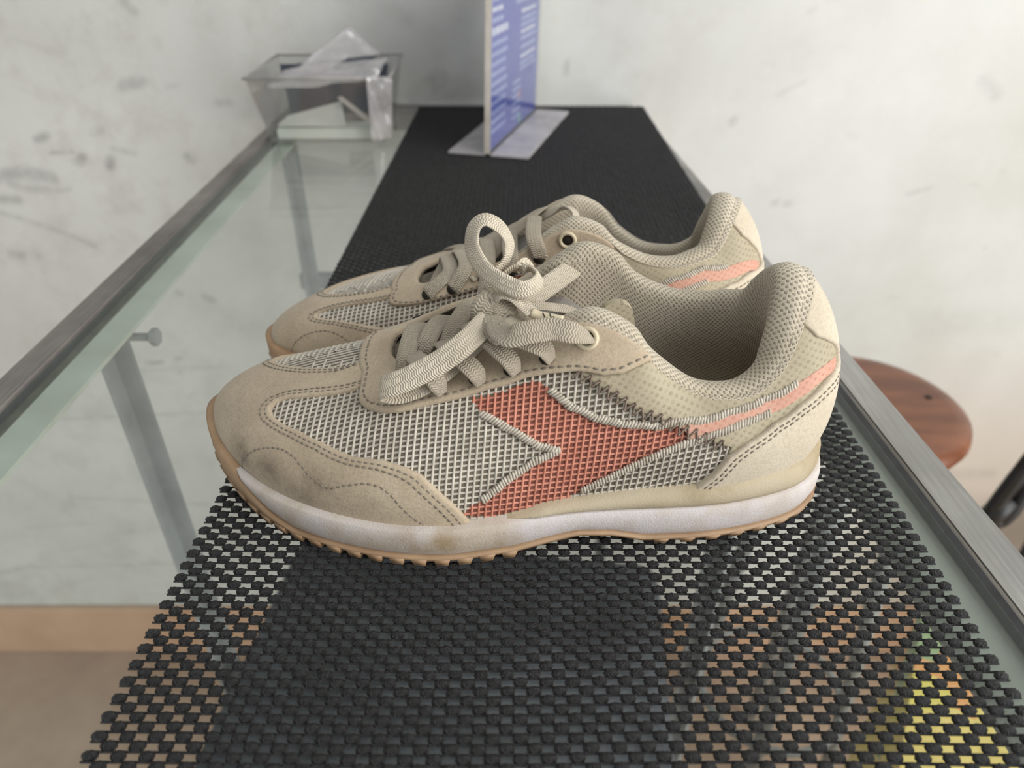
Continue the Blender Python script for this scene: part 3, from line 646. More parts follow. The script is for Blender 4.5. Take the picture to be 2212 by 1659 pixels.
def thread_geo():
    """two families of yarns of the open mesh, each yarn a thin tube on the upper"""
    V = []; F = []; MI = []; n = 0
    LP = np.array(logo)*[ST_, SW_]
    def yarn(t, w_, r, off, stag):
        nonlocal n
        if len(t) < 4: return
        P = UP(t, w_); N = UN(t, w_); T = np.gradient(P, axis=0); T /= np.linalg.norm(T, axis=1)[:, None]+1e-12; S = np.cross(N, T)
        tl = np.where(t > 18, 36-t, np.abs(t)); ins = inside_poly(np.stack([tl*ST_, w_*SW_], 1), LP)
        seg = 5; k0 = n
        for q in range(seg):
            a = math.pi*q/(seg-1); V.append(P+S*r*math.cos(a)+N*(off+r*1.1*math.sin(a)-.0001)[:, None] if hasattr(off, '__len__') else P+S*r*math.cos(a)+N*(off+r*1.1*math.sin(a)-.0001))
        m = len(P)
        for i in range(m-1):
            for q in range(seg-1):
                F.append((k0+q*m+i, k0+q*m+i+1, k0+(q+1)*m+i+1, k0+(q+1)*m+i)); MI.append(1 if ins[i] else 0)
        n += seg*m
    tt = np.linspace(.02, 17.2, 430); ww = np.linspace(.0, .99, 70)
    for side in (1, -1):
        tq = tt if side == 1 else (36-tt)
        Tm, Wm = np.meshgrid(tq, ww, indexing='ij'); P = UP(Tm, Wm)
        f = P[..., 0]-.10*P[..., 2]
        s_ = np.concatenate([np.zeros((len(tt), 1)), np.cumsum(np.linalg.norm(np.diff(P, axis=1), axis=2), axis=1)], 1)
        for k in np.arange(-.112, .115, .00262):
            col_t = []; col_w = []
            for j in range(len(ww)):
                fr = f[:, j]
                if k <= fr[0] or k >= fr[-1]: 
                    continue
                i = int(np.argmax(fr > k)); a = (k-fr[i-1])/(fr[i]-fr[i-1]+1e-12); col_t.append(tq[i-1]+(tq[i]-tq[i-1])*a); col_w.append(ww[j])
            col_t, col_w = np.array(col_t), np.array(col_w)
            if len(col_t) > 6:
                wv = np.linspace(col_w[0], col_w[-1], max(12, int(.05/.0006))); yarn(np.interp(wv, col_w, col_t), wv, .00050, .00022, 0)
        g = .80*P[..., 2]-.72*np.abs(P[..., 1]-np.interp(P[..., 0], [-.05, .05], [.017, .004]))-.22*P[..., 0]
        for k in np.arange(-.08, .14, .00215):
            rt = []; rw = []
            for i in range(len(tt)):
                if tt[i] < 1.75: continue
                gi = g[i]
                if gi[0] < k < gi[-1]: rt.append(tq[i]); rw.append(np.interp(k, gi, ww))
            # split where the run breaks
            rt, rw = np.array(rt), np.array(rw)
            if len(rt) < 6: continue
            br = np.where(np.abs(np.diff(rt)) > .09)[0]; st = 0
            for b_ in list(br)+[len(rt)-1]:
                yarn(rt[st:b_+1], rw[st:b_+1], .00046, .0, 0); st = b_+1
    tq = np.linspace(-2.0, 1.75, 160); wq = np.linspace(.3, .97, 60); Tm, Wm = np.meshgrid(tq, wq, indexing='ij'); Y_ = UP(Tm, Wm)[..., 1]
    for k in np.arange(-.03, .06, .0023):
        cw = []; ct = []
        for j in range(len(wq)):
            f_ = Y_[:, j]; sg_ = np.where((f_[:-1]-k)*(f_[1:]-k) < 0)[0]
            if len(sg_): i = sg_[0]; a = (k-f_[i])/(f_[i+1]-f_[i]); cw.append(wq[j]); ct.append(tq[i]+(tq[i+1]-tq[i])*a)
        if len(cw) > 5: yarn(np.array(ct), np.array(cw), .00046, 0, 0)
    return np.concatenate(V), F, MI
def _fixV():
    return thread_geo()
THREADS = _fixV()
def lining_geo():
    ts = np.linspace(6.6, 29.4, 230); V = []; UVs = []; F = []
    R = ceval(rim, ts, True); dR = ceval(rim, ts+.02, True)-ceval(rim, ts-.02, True)
    H = dR.copy(); H[:, 2] = 0; H /= np.linalg.norm(H, axis=1)[:, None]; I = np.stack([-H[:, 1], H[:, 0], 0*H[:, 0]], 1)
    cen = np.array([.05, .005, 0]); 
    if ((cen-R)*I)[len(ts)//2].sum() < 0: I = -I
    Tn = UP(ts, np.full_like(ts, .995))-UP(ts, np.full_like(ts, .93)); Tn /= np.linalg.norm(Tn, axis=1)[:, None]; Nn = UN(ts, np.full_like(ts, .97))
    rr = np.interp(np.minimum(ts, 36-ts), [6.6, 7.4, 8.6, 10, 16, 18], [.0006, .0014, .0032, .0036, .0042, .0050])
    A0 = UP(ts, np.full_like(ts, .94))+Nn*.0008; A1 = UP(ts, np.full_like(ts, .965))+Nn*.0021*(rr/.0036)[:, None]
    Upv = Tn*.6+np.array([0, 0, .6]); Upv -= I*(Upv*I).sum(1)[:, None]; Upv /= np.linalg.norm(Upv, axis=1)[:, None]
    C = R+I*rr[:, None]
    secs = [A0, A1]
    for a in np.radians([-18, 10, 40, 70, 95, 120, 150, 178]): secs.append(C-I*(rr*1.22*math.cos(a))[:, None]+Upv*(rr*.62*math.sin(a))[:, None])
    Pin = secs[-1]; bot = ceval(fe, ts, True).copy(); nn = ceval(np.concatenate([NO, np.zeros((NS, 1))], 1), ts, True); bot = bot-nn*.006; bot[:, 2] = .0285
    pad = np.interp(ts, [6.6, 12, 16.5, 18, 19.5, 24, 29.4], [.0, .002, .005, .006, .005, .002, 0])
    c1 = Pin+np.array([0, 0, -1])*(.35*(Pin[:, 2]-bot[:, 2]))[:, None]+I*pad[:, None]; c2 = bot+np.array([0, 0, 1])*(.35*(Pin[:, 2]-bot[:, 2]))[:, None]+I*.0005
    for q in np.linspace(0, 1, 16)[1:]: secs.append(Pin*(1-q)**3+3*c1*q*(1-q)**2+3*c2*q*q*(1-q)+bot*q**3)
    S = np.stack(secs, 1); m = S.shape[1]; nt = len(ts)
    la = np.concatenate([[0], np.cumsum(np.linalg.norm(np.diff(S[:, 4], axis=0), axis=1))]); du = np.linalg.norm(np.diff(S, axis=1), axis=2).mean(0); lb = np.concatenate([[0], np.cumsum(du)])
    uv = np.stack(np.meshgrid(la, lb, indexing='ij'), -1).reshape(-1, 2)
    F = [(i*m+k, i*m+k+1, (i+1)*m+k+1, (i+1)*m+k) for i in range(nt-1) for k in range(m-1)]
    cut = 10
    fm = [0 if (f[0] % m) >= cut else 1 for f in F]
    return S.reshape(-1, 3), F, uv, fm, bot
LINING = lining_geo()
OF = crom(OUT, 8, True)
NF = nrm2(OF)
if (NF[48]*np.array([0, -1])).sum() < 0: NF = -NF
def zb(x): return np.interp(x, [-.139, -.130, -.12, -.110, -.1, -.09, .0, .012, .026, .040, .052, .122, .132, .139], [.0095, .0060, .0034, .0014, .0004, 0, 0, .0020, .0042, .0030, 0, 0, .0012, .0042])
def zo(x): return np.maximum(zb(x)+.0052, np.interp(x, [-.1385, -.126, -.116, -.108, -.100, -.088], [.0250, .0215, .0192, .0135, .0085, .0052]))
def zw(x): return np.maximum(zo(x)-.0004, np.interp(x, [-.139, -.116, -.1, -.05, 0, .139], [.0190, .0190, .0187, .0180, .0187, .0190]))
def zt(x): r = np.interp(x, [-.012, .012], [0, 1]); return zw(x)-.0010*(1-r)+np.maximum(zfeather(x)+.0014-zw(x), .0002)*r
def rings(spec, cap0=True, cap1=True):
    x = OF[:, 0]; n = len(OF); V = []
    for ins, z in spec: V.append(np.concatenate([OF-NF*np.broadcast_to(np.asarray(ins, float), (n,))[:, None], np.broadcast_to(z, (n,))[:, None]], 1))
    m = len(spec); F = [(i*n+k, i*n+(k+1) % n, (i+1)*n+(k+1) % n, (i+1)*n+k) for i in range(m-1) for k in range(n)]
    if cap0: F.append(tuple(range(n))[::-1])
    if cap1: F.append(tuple(range((m-1)*n, m*n)))
    V = np.concatenate(V)
    f = F[48]; nn = Vector(V[f[1]]-V[f[0]]).cross(Vector(V[f[2]]-V[f[0]]))
    if nn.y > 0: F = [g[::-1] for g in F]
    return V, F
x_ = OF[:, 0]
toeup = np.interp(x_, [-.139, -.115], [1, 0])
SOLE = rings([(.010, zb(x_)+.0036), (.0006, zb(x_)+.0032), (-.0004, zb(x_)+.0038), (-.0010, (zo(x_)+zb(x_))*.5+.001), (-.0010-.0002*toeup, zo(x_)-.0004), (.0004, zo(x_)), (.006, zo(x_)+.0002)])
wz, oz, tz = zw(x_), zo(x_), zt(x_)
ti = np.interp(x_, [-.122, -.112], [.004, 0])
MID = rings([(.008, oz-.0008), (.0012+ti, oz-.0008), (.0002+ti, oz+(wz-oz)*.12), (-.0007+ti, oz+(wz-oz)*.35), (-.0008+ti, oz+(wz-oz)*.7), (-.0002+ti, oz+(wz-oz)*.93), (.0006+ti, wz), (.007, wz+.0004)])
rear = np.interp(x_, [-.012, .01, .1, .139], [0, 1, 1, 1]); hb = np.interp(x_, [.06, .11, .1328], [0, .0000, -.0016])
FOX = rings([(.006, wz-.001), (.0016+.004*(1-rear), wz-.0006), (.0012+.004*(1-rear)-.0014*rear-hb, wz+(tz-wz)*.3), (.0014+.004*(1-rear)-.0010*rear-hb, wz+(tz-wz)*.75), (.0028+.004*(1-rear)-hb*.5, tz), (.0048+.001*rear, tz+.0008), (.009, tz+.0006)])
def lugs():
    b = MB(); s_ = np.concatenate([[0], np.cumsum(np.linalg.norm(np.diff(np.concatenate([OF, OF[:1]]), axis=0), axis=1))]); L = s_[-1]
    oc = np.concatenate([OF, OF[:1]]); nc = np.concatenate([NF, NF[:1]]); q = .004
    while q < L:
        p = np.array([np.interp(q, s_, oc[:, k]) for k in range(2)]); nn = np.array([np.interp(q, s_, nc[:, k]) for k in range(2)]); tt = np.array([-nn[1], nn[0]])
        step = .0088 if p[0] < .0 else .0105; hw = .0027; z0 = float(zb(p[0])); z1 = z0+.0042
        if not (.004 < p[0] < .050):
            deep = .0 if p[0] < 0.0 else .0012
            V = []
            for z, wd, o in ((z0+deep, hw*.82, .0002), (z1, hw*1.15, .0013)):
                for a, c in ((-1, 0), (1, 0), (1, -.014), (-1, -.014)): V.append((*(p+tt*a*wd+nn*(o+c)), z))
            F = [(3, 2, 1, 0), (4, 5, 6, 7), (0, 1, 5, 4), (1, 2, 6, 5), (2, 3, 7, 6), (3, 0, 4, 7)]
            b.add(V, F)
        q += step
    return np.concatenate(b.V), b.F
LUGS = lugs()
def tongue_geo():
    xs = np.linspace(-.060, .034, 60); V = []; a = np.linspace(-1, 1, 25)
    rx = rim[:14, 0]
    for x in xs:
        yl = np.interp(x, rim[3:11, 0], rim[3:11, 1])-.004; ym = np.interp(x, rim[26:34, 0][::-1], rim[26:34, 1][::-1])+.004
        if x < -.046: yl, ym = yl+(x+.046)*-.4, ym
        z = np.interp(x, [-.06, -.05, -.04, -.026, -.012, .004, .020, .030, .046], [.0545, .0572, .0595, .0648, .0700, .0755, .0785, .0770, .0740])
        tip = np.clip((x-.022)/.012, 0, 1); sh = 1-.55*tip**2
        for k in a:
            yy = (yl+ym)/2+k*(ym-yl)/2*sh-.006*tip; V.append((x, yy, z-.0045*k*k-.004*tip*k*k+.0015*math.sin(k*5+x*80)*.3))
    m = 25; F = [(i*m+k, i*m+k+1, (i+1)*m+k+1, (i+1)*m+k) for i in range(len(xs)-1) for k in range(m-1)]
    uv = [(v[0], v[1]) for v in V]
    return np.array(V), F, np.array(uv)
TONGUE = tongue_geo()
def ribbon(P, hints, width=.0080, th=.0018, n=10, taper=None):
    """a flat lace through the points P, its flat side facing the hints"""
    P = np.asarray(P, float); Hn = np.asarray(hints, float)
    if Hn.ndim == 1: Hn = np.repeat(Hn[None], len(P), 0)
    Q = crom(P, n); Hq = crom(Hn, n); T = np.gradient(Q, axis=0); T /= np.linalg.norm(T, axis=1)[:, None]+1e-12
    N = Hq-T*(Hq*T).sum(1)[:, None]; N /= np.linalg.norm(N, axis=1)[:, None]+1e-12; S = np.cross(T, N)
    L = np.concatenate([[0], np.cumsum(np.linalg.norm(np.diff(Q, axis=0), axis=1))]); V = []; uv = []; K = 14
    wt = np.ones(len(Q)) if taper is None else np.interp(np.linspace(0, 1, len(Q)), np.linspace(0, 1, len(taper)), taper)
    for k in range(K+1):
        a = 2*math.pi*k/K; ca, sa = math.cos(a), math.sin(a); cx = math.copysign(abs(ca)**.55, ca); sy = math.copysign(abs(sa)**.8, sa)
        V.append(Q+S*(width/2*cx*wt)[:, None]+N*(th/2*sy)); uv.append(np.stack([L, np.full(len(L), cx)], 1))
    m = len(Q); F = [(k*m+i, (k+1)*m+i, (k+1)*m+i+1, k*m+i+1) for k in range(K) for i in range(m-1)]
    F += [tuple(k*m for k in range(K)), tuple(k*m+m-1 for k in range(K))[::-1]]
    return np.concatenate(V), F, np.concatenate(uv)
def surf(tw, off): return UP(np.array([tw[0]]), np.array([tw[1]]))[0]+UN(np.array([tw[0]]), np.array([tw[1]]))[0]*off
def h_x(h): return surf(h, 0)[0]
def lacing():
    out = []
    for side in (1, -1):
        for i, h in enumerate(HOLES):
            hA = (h[0]*side, h[1]); tB = -side*float(np.interp(h_x(h)-(.030 if side > 0 and i else .006), rim[4:19, 0], np.arange(4, 19))); rm = lambda t, z, dy=0: ceval(rim, np.array([t]), True)[0]+[0, dy, z]
            p0 = surf((hA[0], h[1]-.016), .0005); p1 = surf((hA[0], h[1]+.018), .0034); p2 = rm(hA[0]*.97, .0030+.0012*(side < 0)); far = rm(tB, -.0008)
            mid = (p2+far)/2+[0, 0, .0030+.0022*(side < 0)]
            p4 = far+[0, .004*side, -.004]
            nl = UN(np.array([hA[0]]), np.array([h[1]]))[0]
            P = [p0, p1, p2, mid, far, p4]
            out.append(ribbon(P, [nl, nl, nl*.6+[0, 0, .6], [0, 0, 1], [0, 0, 1], [0, 0, 1]], .0078, .0017))
    return out
LACING = lacing()
def build_shoe(root, my):
    s = Shoe(root, my)
    LP = np.array(logo)*[ST_, SW_]; cen = np.array([((i+.5)/14, (k+.5)/(_wn-1)) for i in range(_tn) for k in range(_wn-1)]); cen[:, 0] = np.where(cen[:, 0] > 18, 36-cen[:, 0], cen[:, 0])
    fm = inside_poly(cen*[ST_, SW_], LP).astype(int)
    s.put('upper', _G, [q[::-1] for q in _q] if UPFLIP else _q, [M['backing'], M['backing_coral']], fmat=fm, label='dark cloth backing behind the open mesh')
    s.put('mesh_fabric', THREADS[0], THREADS[1], [M['mesh_grey'], M['mesh_coral']], kind='stuff', fmat=THREADS[2], label='open mesh with a coral stripe shape')
    for nm, polys, off, th, mt, lb in PANELS:
      for key in ((nm, nm+'*') if nm+'*' in GEO else (nm,)):
        V, F = (GEO if my > 0 else GEO_FAR)[key]; o = s.put(nm, V, F, M[mt], label=lb, attrs={'dirt': dirt_at(V, DIRT) if nm == 'toe_guard' else np.zeros(len(V))})
        if nm == 'eyestay':
            for h in HOLES:
                for sd in (1, -1):
                    b = MB(); c = surf((h[0]*sd, h[1]-.012), .0029); N = UN(np.array([h[0]*sd]), np.array([h[1]]))[0]; b.tube([c-N*.0004, c+N*.0003], .0030, 10)
                    s.put('lace_hole', np.concatenate(b.V), b.F, M['hole'], parent=o)
    V, F, uv, fm, bot = LINING; s.put('collar_lining', V, F, [M['knit'], M['knit_roll']], uv=uv, fmat=fm, label='padded knitted collar and lining')
    n = len(bot); s.put('insole', list(bot-[0, 0, .0003]), [tuple(range(n))], M['insole'], smooth=False)
    V, F, uv = TONGUE; s.put('tongue', V, F, [M['backing'], M['tongue_label']], uv=uv, fmat=[1 if V[f[0]][0] > -.004 else 0 for f in F])
    g = join(SOLE, LUGS); s.put('outsole', g[0], g[1], M['gum'], label='brown gum rubber outsole with lugs')
    V, F = MID; s.put('midsole', V, F, M['midsole'], attrs={'dirt': dirt_at(V, [((-.03, -.05, .012), (.02, .02, .008), .9), ((-.005, -.05, .010), (.010, .02, .006), .7), ((.1, -.04, .015), (.02, .02, .006), .3)])}, label='off-white foam midsole')
    V, F = FOX; s.put('midsole_wedge', V, F, M['foxing'], label='cream upper layer of the midsole')
    st = []
    for sg in (1, -1):
        f = (lambda L: L) if sg == 1 else mir
        gl = (G_lat if sg*my > 0 else mir(G_med)) if sg == 1 else (G_med if my > 0 else mir(G_lat)); st += [run_stitch(inset_line(gl, .0022*sg*GS), .0018), run_stitch(inset_line(gl, .0042*sg*GS), .0020), run_stitch(f(L_wave), .0019, .0026)]
        st += [run_stitch(inset_line(f(P_eye), .0022*sg*GS), .0028, .0032, .3, .0004)]
        st += [run_stitch(inset_line(f(P_ctr), -.0034*sg*GS), .0028), run_stitch(inset_line(f(P_ctr), -.0062*sg*GS), .0028)]
    s.put('stitching', *join(*st), M['thread'], kind='stuff')
    st = [satin(f(L), .0010) for L in (L_s1, L_s2, L_s3, L_s4) for f in ((lambda L: L), mir)]; s.put('satin_border', *join(*st), M['satin'], kind='stuff', label='raised pale satin stitch round the stripe')
    st = [zigzag(f(zig), .0012) for f in ((lambda L: L), mir)]; s.put('zigzag_seam', *join(*st), M['brown_thread'], kind='stuff')
    for sd in (1, -1):
        c = surf((EYE[0]*sd, EYE[1]), .0030); N = UN(np.array([EYE[0]*sd]), np.array([EYE[1]]))[0]; a = np.cross(N, [1, 0, 0]); a /= np.linalg.norm(a); d = np.cross(N, a); b = MB()
        ring = []
        for r, h in ((.0026, -.0006), (.0026, .0004), (.0030, .0009), (.0038, .0010), (.0043, .0006), (.0045, -.0006)):
            ring += [c+(a*math.cos(q)+d*math.sin(q))*r+N*h for q in np.linspace(0, 2*math.pi, 28, endpoint=False)]
        F = [(i*28+k, i*28+(k+1) % 28, (i+1)*28+(k+1) % 28, (i+1)*28+k) for i in range(5) for k in range(28)]
        o = s.put('eyelet', ring, F, M['plastic_eyelet']); b.tube([c-N*.0004, c+N*.0001], .0028, 12); s.put('eyelet_hole', np.concatenate(b.V), b.F, M['hole'], parent=o)
    for V, F, uv in (LACING if my < 0 else []): s.put('lace', V, F, M['lace_dirty'], uv=uv)
    return s
GS = 1.0; UPFLIP = False
_f = _q[20*(_wn-1)+10]
near_shoe = empty('sneaker', SO, 0, 'beige suede sneaker in front with coral stripe and loosely tied bow on top', 'shoe', 'pair of worn sneakers')
SH = build_shoe(near_shoe, 1)
FAR_LOC, FAR_ROT, FAR_S = np.array([.0031, .3478, .0024]), math.radians(-5.7), .965
far_shoe = empty('sneaker', FAR_LOC, FAR_ROT, 'beige suede sneaker standing behind the other one, partly hidden by it', 'shoe', 'pair of worn sneakers')
SF = build_shoe(far_shoe, -1); far_shoe.scale = (FAR_S,)*3
CAMD = np.array([0, -.80, .60])
def path(L, to):
    """(u, v, 'z', height) or (u, v, depth) readings turned into points of the shoe's own frame"""
    return np.array([to(px(p[0], p[1], Z=p[3]) if len(p) == 4 else px(p[0], p[1], Y=p[2])) for p in L])
toN = lambda p: p-SO
def toF(p):
    q = p-FAR_LOC; c, s_ = math.cos(-FAR_ROT), math.sin(-FAR_ROT); return np.array([q[0]*c-q[1]*s_, q[0]*s_+q[1]*c, q[2]])/FAR_S
def lace(name, L, root, to, hints=CAMD, width=.0080, th=.0018, mat='lace', parent=None, label=None, taper=None):
    P = path(L, to); V, F, uv = ribbon(P, hints, width, th, 10, taper); o = mobj(name, V, F, M[mat], parent or root, uv=uv); tag(o, label=label); return o
def radial(L, to, cen, k):
    P = path(L, to); c = to(px(cen[0], cen[1], Y=cen[2])); R = P-c; R /= np.linalg.norm(R, axis=1)[:, None]; return R+CAMD*k
z = 'z'
up = [0, -.45, .9]
for L in ([(954, 849, z, .0648), (945, 828, z, .0705), (928, 805, z, .0735), (908, 782, z, .0730), (890, 765, z, .0670)],
          [(1038, 828, z, .0688), (1028, 805, z, .0745), (1003, 780, z, .0775), (978, 758, z, .0775), (955, 738, z, .0715)],
          [(1114, 806, z, .0742), (1103, 780, z, .0800), (1073, 750, z, .0835), (1040, 722, z, .0840), (1010, 700, z, .0780)],
          [(1191, 778, z, .0802), (1178, 755, z, .0855), (1148, 740, z, .0880), (1112, 728, z, .0880), (1075, 720, z, .0820)],
          [(864, 812, z, .0605), (876, 772, z, .0680), (890, 722, z, .0720), (906, 703, z, .0720), (925, 702, z, .0640)],
          [(900, 782, z, .0635), (920, 742, z, .0710), (940, 705, z, .0750), (960, 690, z, .0740), (985, 690, z, .0670)],
          [(950, 772, z, .0660), (978, 715, z, .0760), (1003, 672, z, .0800), (1025, 655, z, .0790), (1045, 655, z, .0720)],
          [(1075, 740, z, .0780), (1090, 700, z, .0850), (1110, 660, z, .0880), (1130, 640, z, .0860), (1150, 636, z, .0790)]):
    lace('lace', L, near_shoe, toN, CAMD+[0, .1, .5], .0076, .0017, 'lace_dirty', taper=[.62, .95, 1, 1, 1, 1])
# bow on the near shoe
L = [(1074, 668, z, .0905), (1040, 706, z, .0890), (1000, 745, z, .0855), (950, 782, z, .0800), (890, 814, z, .0745), (845, 832, z, .0710), (824, 838, z, .0685), (832, 845, z, .0655), (870, 846, z, .0650), (930, 820, z, .0690), (990, 772, z, .0745), (1040, 722, z, .0800), (1072, 690, z, .0850)]
h_ = [CAMD]*5+[CAMD+[-.5, 0, 0], CAMD*.1+[-1, 0, 0], -CAMD*.6+[-.6, 0, 0]]+[-CAMD]*5
bow = lace('bow_loop', L, near_shoe, toN, h_, .0088, .0015, label='long flattened bow loop lying towards the toe')
L = [(1060, 668, .241), (1051, 634, .241), (1056, 608, .242), (1078, 583, .243), (1096, 556, .244), (1099, 523, .245), (1082, 492, .245), (1048, 474, .245), (1024, 492, .244), (1020, 533, .242), (1036, 569, .239), (1060, 594, .236), (1090, 612, .233), (1124, 626, .231), (1152, 619, .233), (1165, 601, .237), (1148, 582, .242), (1118, 577, .244), (1090, 592, .244), (1072, 622, .243), (1070, 665, .242)]
lace('bow_loop', L, near_shoe, toN, radial(L, toN, (1075, 560, .243), .62), .0072, .0018, label='upright bow loop standing above the knot')
lace('lace_end', [(1240, 577, .274), (1220, 592, .270), (1192, 612, .264), (1150, 641, .256), (1108, 664, .249), (1078, 676, .244)], near_shoe, toN, CAMD, .0088, .0017, label='broad lace running up to the far eyelet')
tl = lace('lace_end', [(1058, 668, .240), (1066, 645, .238), (1088, 634, .236), (1112, 641, .234), (1134, 662, .232), (1150, 678, .230)], near_shoe, toN, [.55, -.4, .72], .0066, .0020, label='loose lace end with plastic tip')
P = path([(1148, 676, .230), (1166, 683, .229), (1190, 688, .2275), (1216, 693, .226)], toN)
b = MB(); b.tube(crom(P, 5), .0019, 10); ag = b.build('aglet', M['aglet'], tl); ag['label'] = 'pale plastic lace tip with small black marks'
D = P[3]-P[1]; D /= np.linalg.norm(D); N_ = CAMD-D*CAMD.dot(D); N_ /= np.linalg.norm(N_); S_ = np.cross(D, N_)
b = MB()
for q, a0, a1 in ((.25, -.7, .5), (.55, -.9, .9), (.66, -.3, .6)):
    c = P[1]+(P[3]-P[1])*q; b.tube([c+(N_*math.cos(a)+S_*math.sin(a))*.00192+D*.0011*math.sin(a*1.5) for a in np.linspace(a0, a1, 6)], .00022, 5)
b.build('printed_mark', M['ink'], tl)
lace('lace_end', [(1110, 690, .240), (1150, 662, .246), (1195, 664, .250), (1238, 672, .252), (1262, 690, .253)], near_shoe, toN, [.1, -.1, 1], .0060, .0016, label='thin lace passing behind the plastic tip')
lace('lace', [(1279, 733, z, .0880), (1268, 728, z, .0915), (1236, 718, z, .0945), (1190, 711, z, .0950), (1140, 718, z, .0945), (1100, 726, z, .0925), (1078, 712, z, .0915), (1072, 690, z, .0900)], near_shoe, toN, CAMD+[0, 0, .3], .0086, .0018, 'lace_dirty', taper=[.35, .62, .95, 1, 1, 1, 1, 1])
# knot
b_ = [(1040, 690, z, .0880), (1044, 668, z, .0925), (1058, 650, z, .0950), (1078, 654, z, .0945), (1092, 676, z, .0915), (1090, 698, z, .0870)]
lace('knot', b_, near_shoe, toN, CAMD+[0, 0, .2], .0094, .0024, 'lace_dirty', label='tight dirty knot of the bow')
lace('knot', [(1062, 672, z, .0905), (1064, 700, z, .0900), (1078, 722, z, .0890), (1098, 712, z, .0890), (1120, 696, z, .0885), (1134, 676, z, .0880)], near_shoe, toN, CAMD, .0080, .0022, 'lace_dirty')
# top lace of the far shoe
lace('lace', [(1222, 522, .318), (1238, 500, .320), (1244, 470, .326), (1230, 450, .335), (1200, 456, .350), (1165, 474, .362), (1135, 496, .366), (1112, 516, .366)], far_shoe, toF, [[.9, -.5, .3]]*3+[[.5, -.5, .8]]+[[-.2, -.5, .9]]*4, .0076, .0017)

# small mesh tab of the slumped tongue behind the near collar
tg_ = [o for o in near_shoe.children if o.name.startswith('tongue')][0]
P = [toN(px(u, v, Y=.2425)) for u, v in crom([(1292, 712), (1300, 668), (1322, 653), (1350, 653), (1366, 670), (1371, 705), (1376, 745), (1330, 760)], 5, True)]
b = MB(); n_ = len(P); V = [p+[0, dy, 0] for dy in (-.0014, .0022) for p in P]; b.add(V, [tuple(range(n_)), tuple(range(n_, 2*n_))[::-1]]+[(i, n_+i, n_+(i+1) % n_, (i+1) % n_) for i in range(n_)])
b.build('tongue_tab', M['ripstop'], tg_, smooth=False)
# ------------------------------------------------------------------ acrylic sign stand
A, B_, C_, D_ = (np.array([-.0261, .748]), np.array([.0291, .9511]), None, None)
ax = (B_-A)/np.linalg.norm(B_-A); LS = np.linalg.norm(B_-A); nx = np.array([ax[1], -ax[0]])
sg = empty('sign_stand', (*A, .003), math.atan2(ax[1], ax[0]), 'clear acrylic table stand with a blue printed card and white lettering', 'sign stand')
# own frame: x along the card, -y to the right of it, z up; the upright leans a little
lean = .03
def up_box(b, x0, x1, y0, y1, z0, z1, m=0):
    V = [(x, y+z_*-lean, z_) for z_ in (z0, z1) for x, y in ((x0, y0), (x1, y0), (x1, y1), (x0, y1))]
    b.add(V, [(3, 2, 1, 0), (4, 5, 6, 7), (0, 1, 5, 4), (1, 2, 6, 5), (2, 3, 7, 6), (3, 0, 4, 7)], m)
SHT = .205
for (y0, y1, nm) in ((-.0032, -.0014, 'front_sheet'), (.0008, .0026, 'rear_sheet')):
    b = MB(); up_box(b, 0, LS, y0, y1, .0028, SHT); b.build(nm, M['acrylic_sign'], sg, smooth=False)
b = MB(); up_box(b, -.0004, .0002, -.0034, .0028, .0028, SHT); b.build('sheet_edge', M['acrylic_edge'], sg, smooth=False)
cm = NT('blue_printed_card'); cv = cm.coord()
cm.set(cm.ramp(cm.noise(cv, 9, 3), [(.3, lin((40, 62, 168))), (.7, lin((62, 80, 180)))]), .5)
b = MB(); up_box(b, .002, LS-.002, -.0008, .0004, .004, SHT-.002); card = b.build('card', cm.m, sg, smooth=False)
white = simple('white_print', (216, 222, 240), (226, 230, 244), 40, .5); pale = simple('pale_blue_print', (150, 168, 220), (166, 182, 228), 40, .5); red = simple('red_print', (196, 92, 104), None, 40, .5); green = simple('green_print', (110, 180, 160), None, 40, .5)
def prints(name, mat, rects):
    b = MB()
    for x0, x1, z0, z1 in rects: up_box(b, x0, x1, -.00105, -.0008, z0, z1)
    b.build(name, mat, card, smooth=False)['kind'] = 'stuff'
rr = random.Random(4); W_ = []; Pl = []
def words(x0, x1, z0, h, out):
    x = x0
    while x < x1-.004:
        wl = rr.uniform(.006, .014); out.append((x, min(x+wl, x1), z0, z0+h)); x += wl+.003
words(.010, .066, .171, .0068, W_); words(.012, .070, .112, .0066, W_); words(.100, .160, .196, .0062, W_); words(.010, .03, .188, .005, W_)
for k in range(5): words(.012, .045+.012*rr.random(), .160-.0092*k, .0042, W_ if k % 2 else Pl)
for k in range(10): words(.012, .060+.012*rr.random(), .102-.0092*k, .0040, Pl)
for k in range(7): words(.100, .135+.02*rr.random(), .183-.0085*k, .0040, Pl)
for k in range(9): words(.125, .190, .120-.0075*k+.004*rr.random(), .0036, W_ if k % 3 == 0 else Pl)
for k in range(6): words(.095, .130, .052-.0075*k, .0036, Pl)
prints('printed_lines', white, W_); prints('printed_lines', pale, Pl); prints('printed_lines', red, [(.120, .128, .034, .042)]); prints('printed_lines', green, [(.122, .132, .006, .016)])
for y0, y1 in ((-.0445, -.0036), (.0030, .0430)):
    b = MB(); b.box((0, y0, 0), (LS, y1, .0026), .0006); b.build('base_flange', M['acrylic_scratched'], sg, smooth=False)
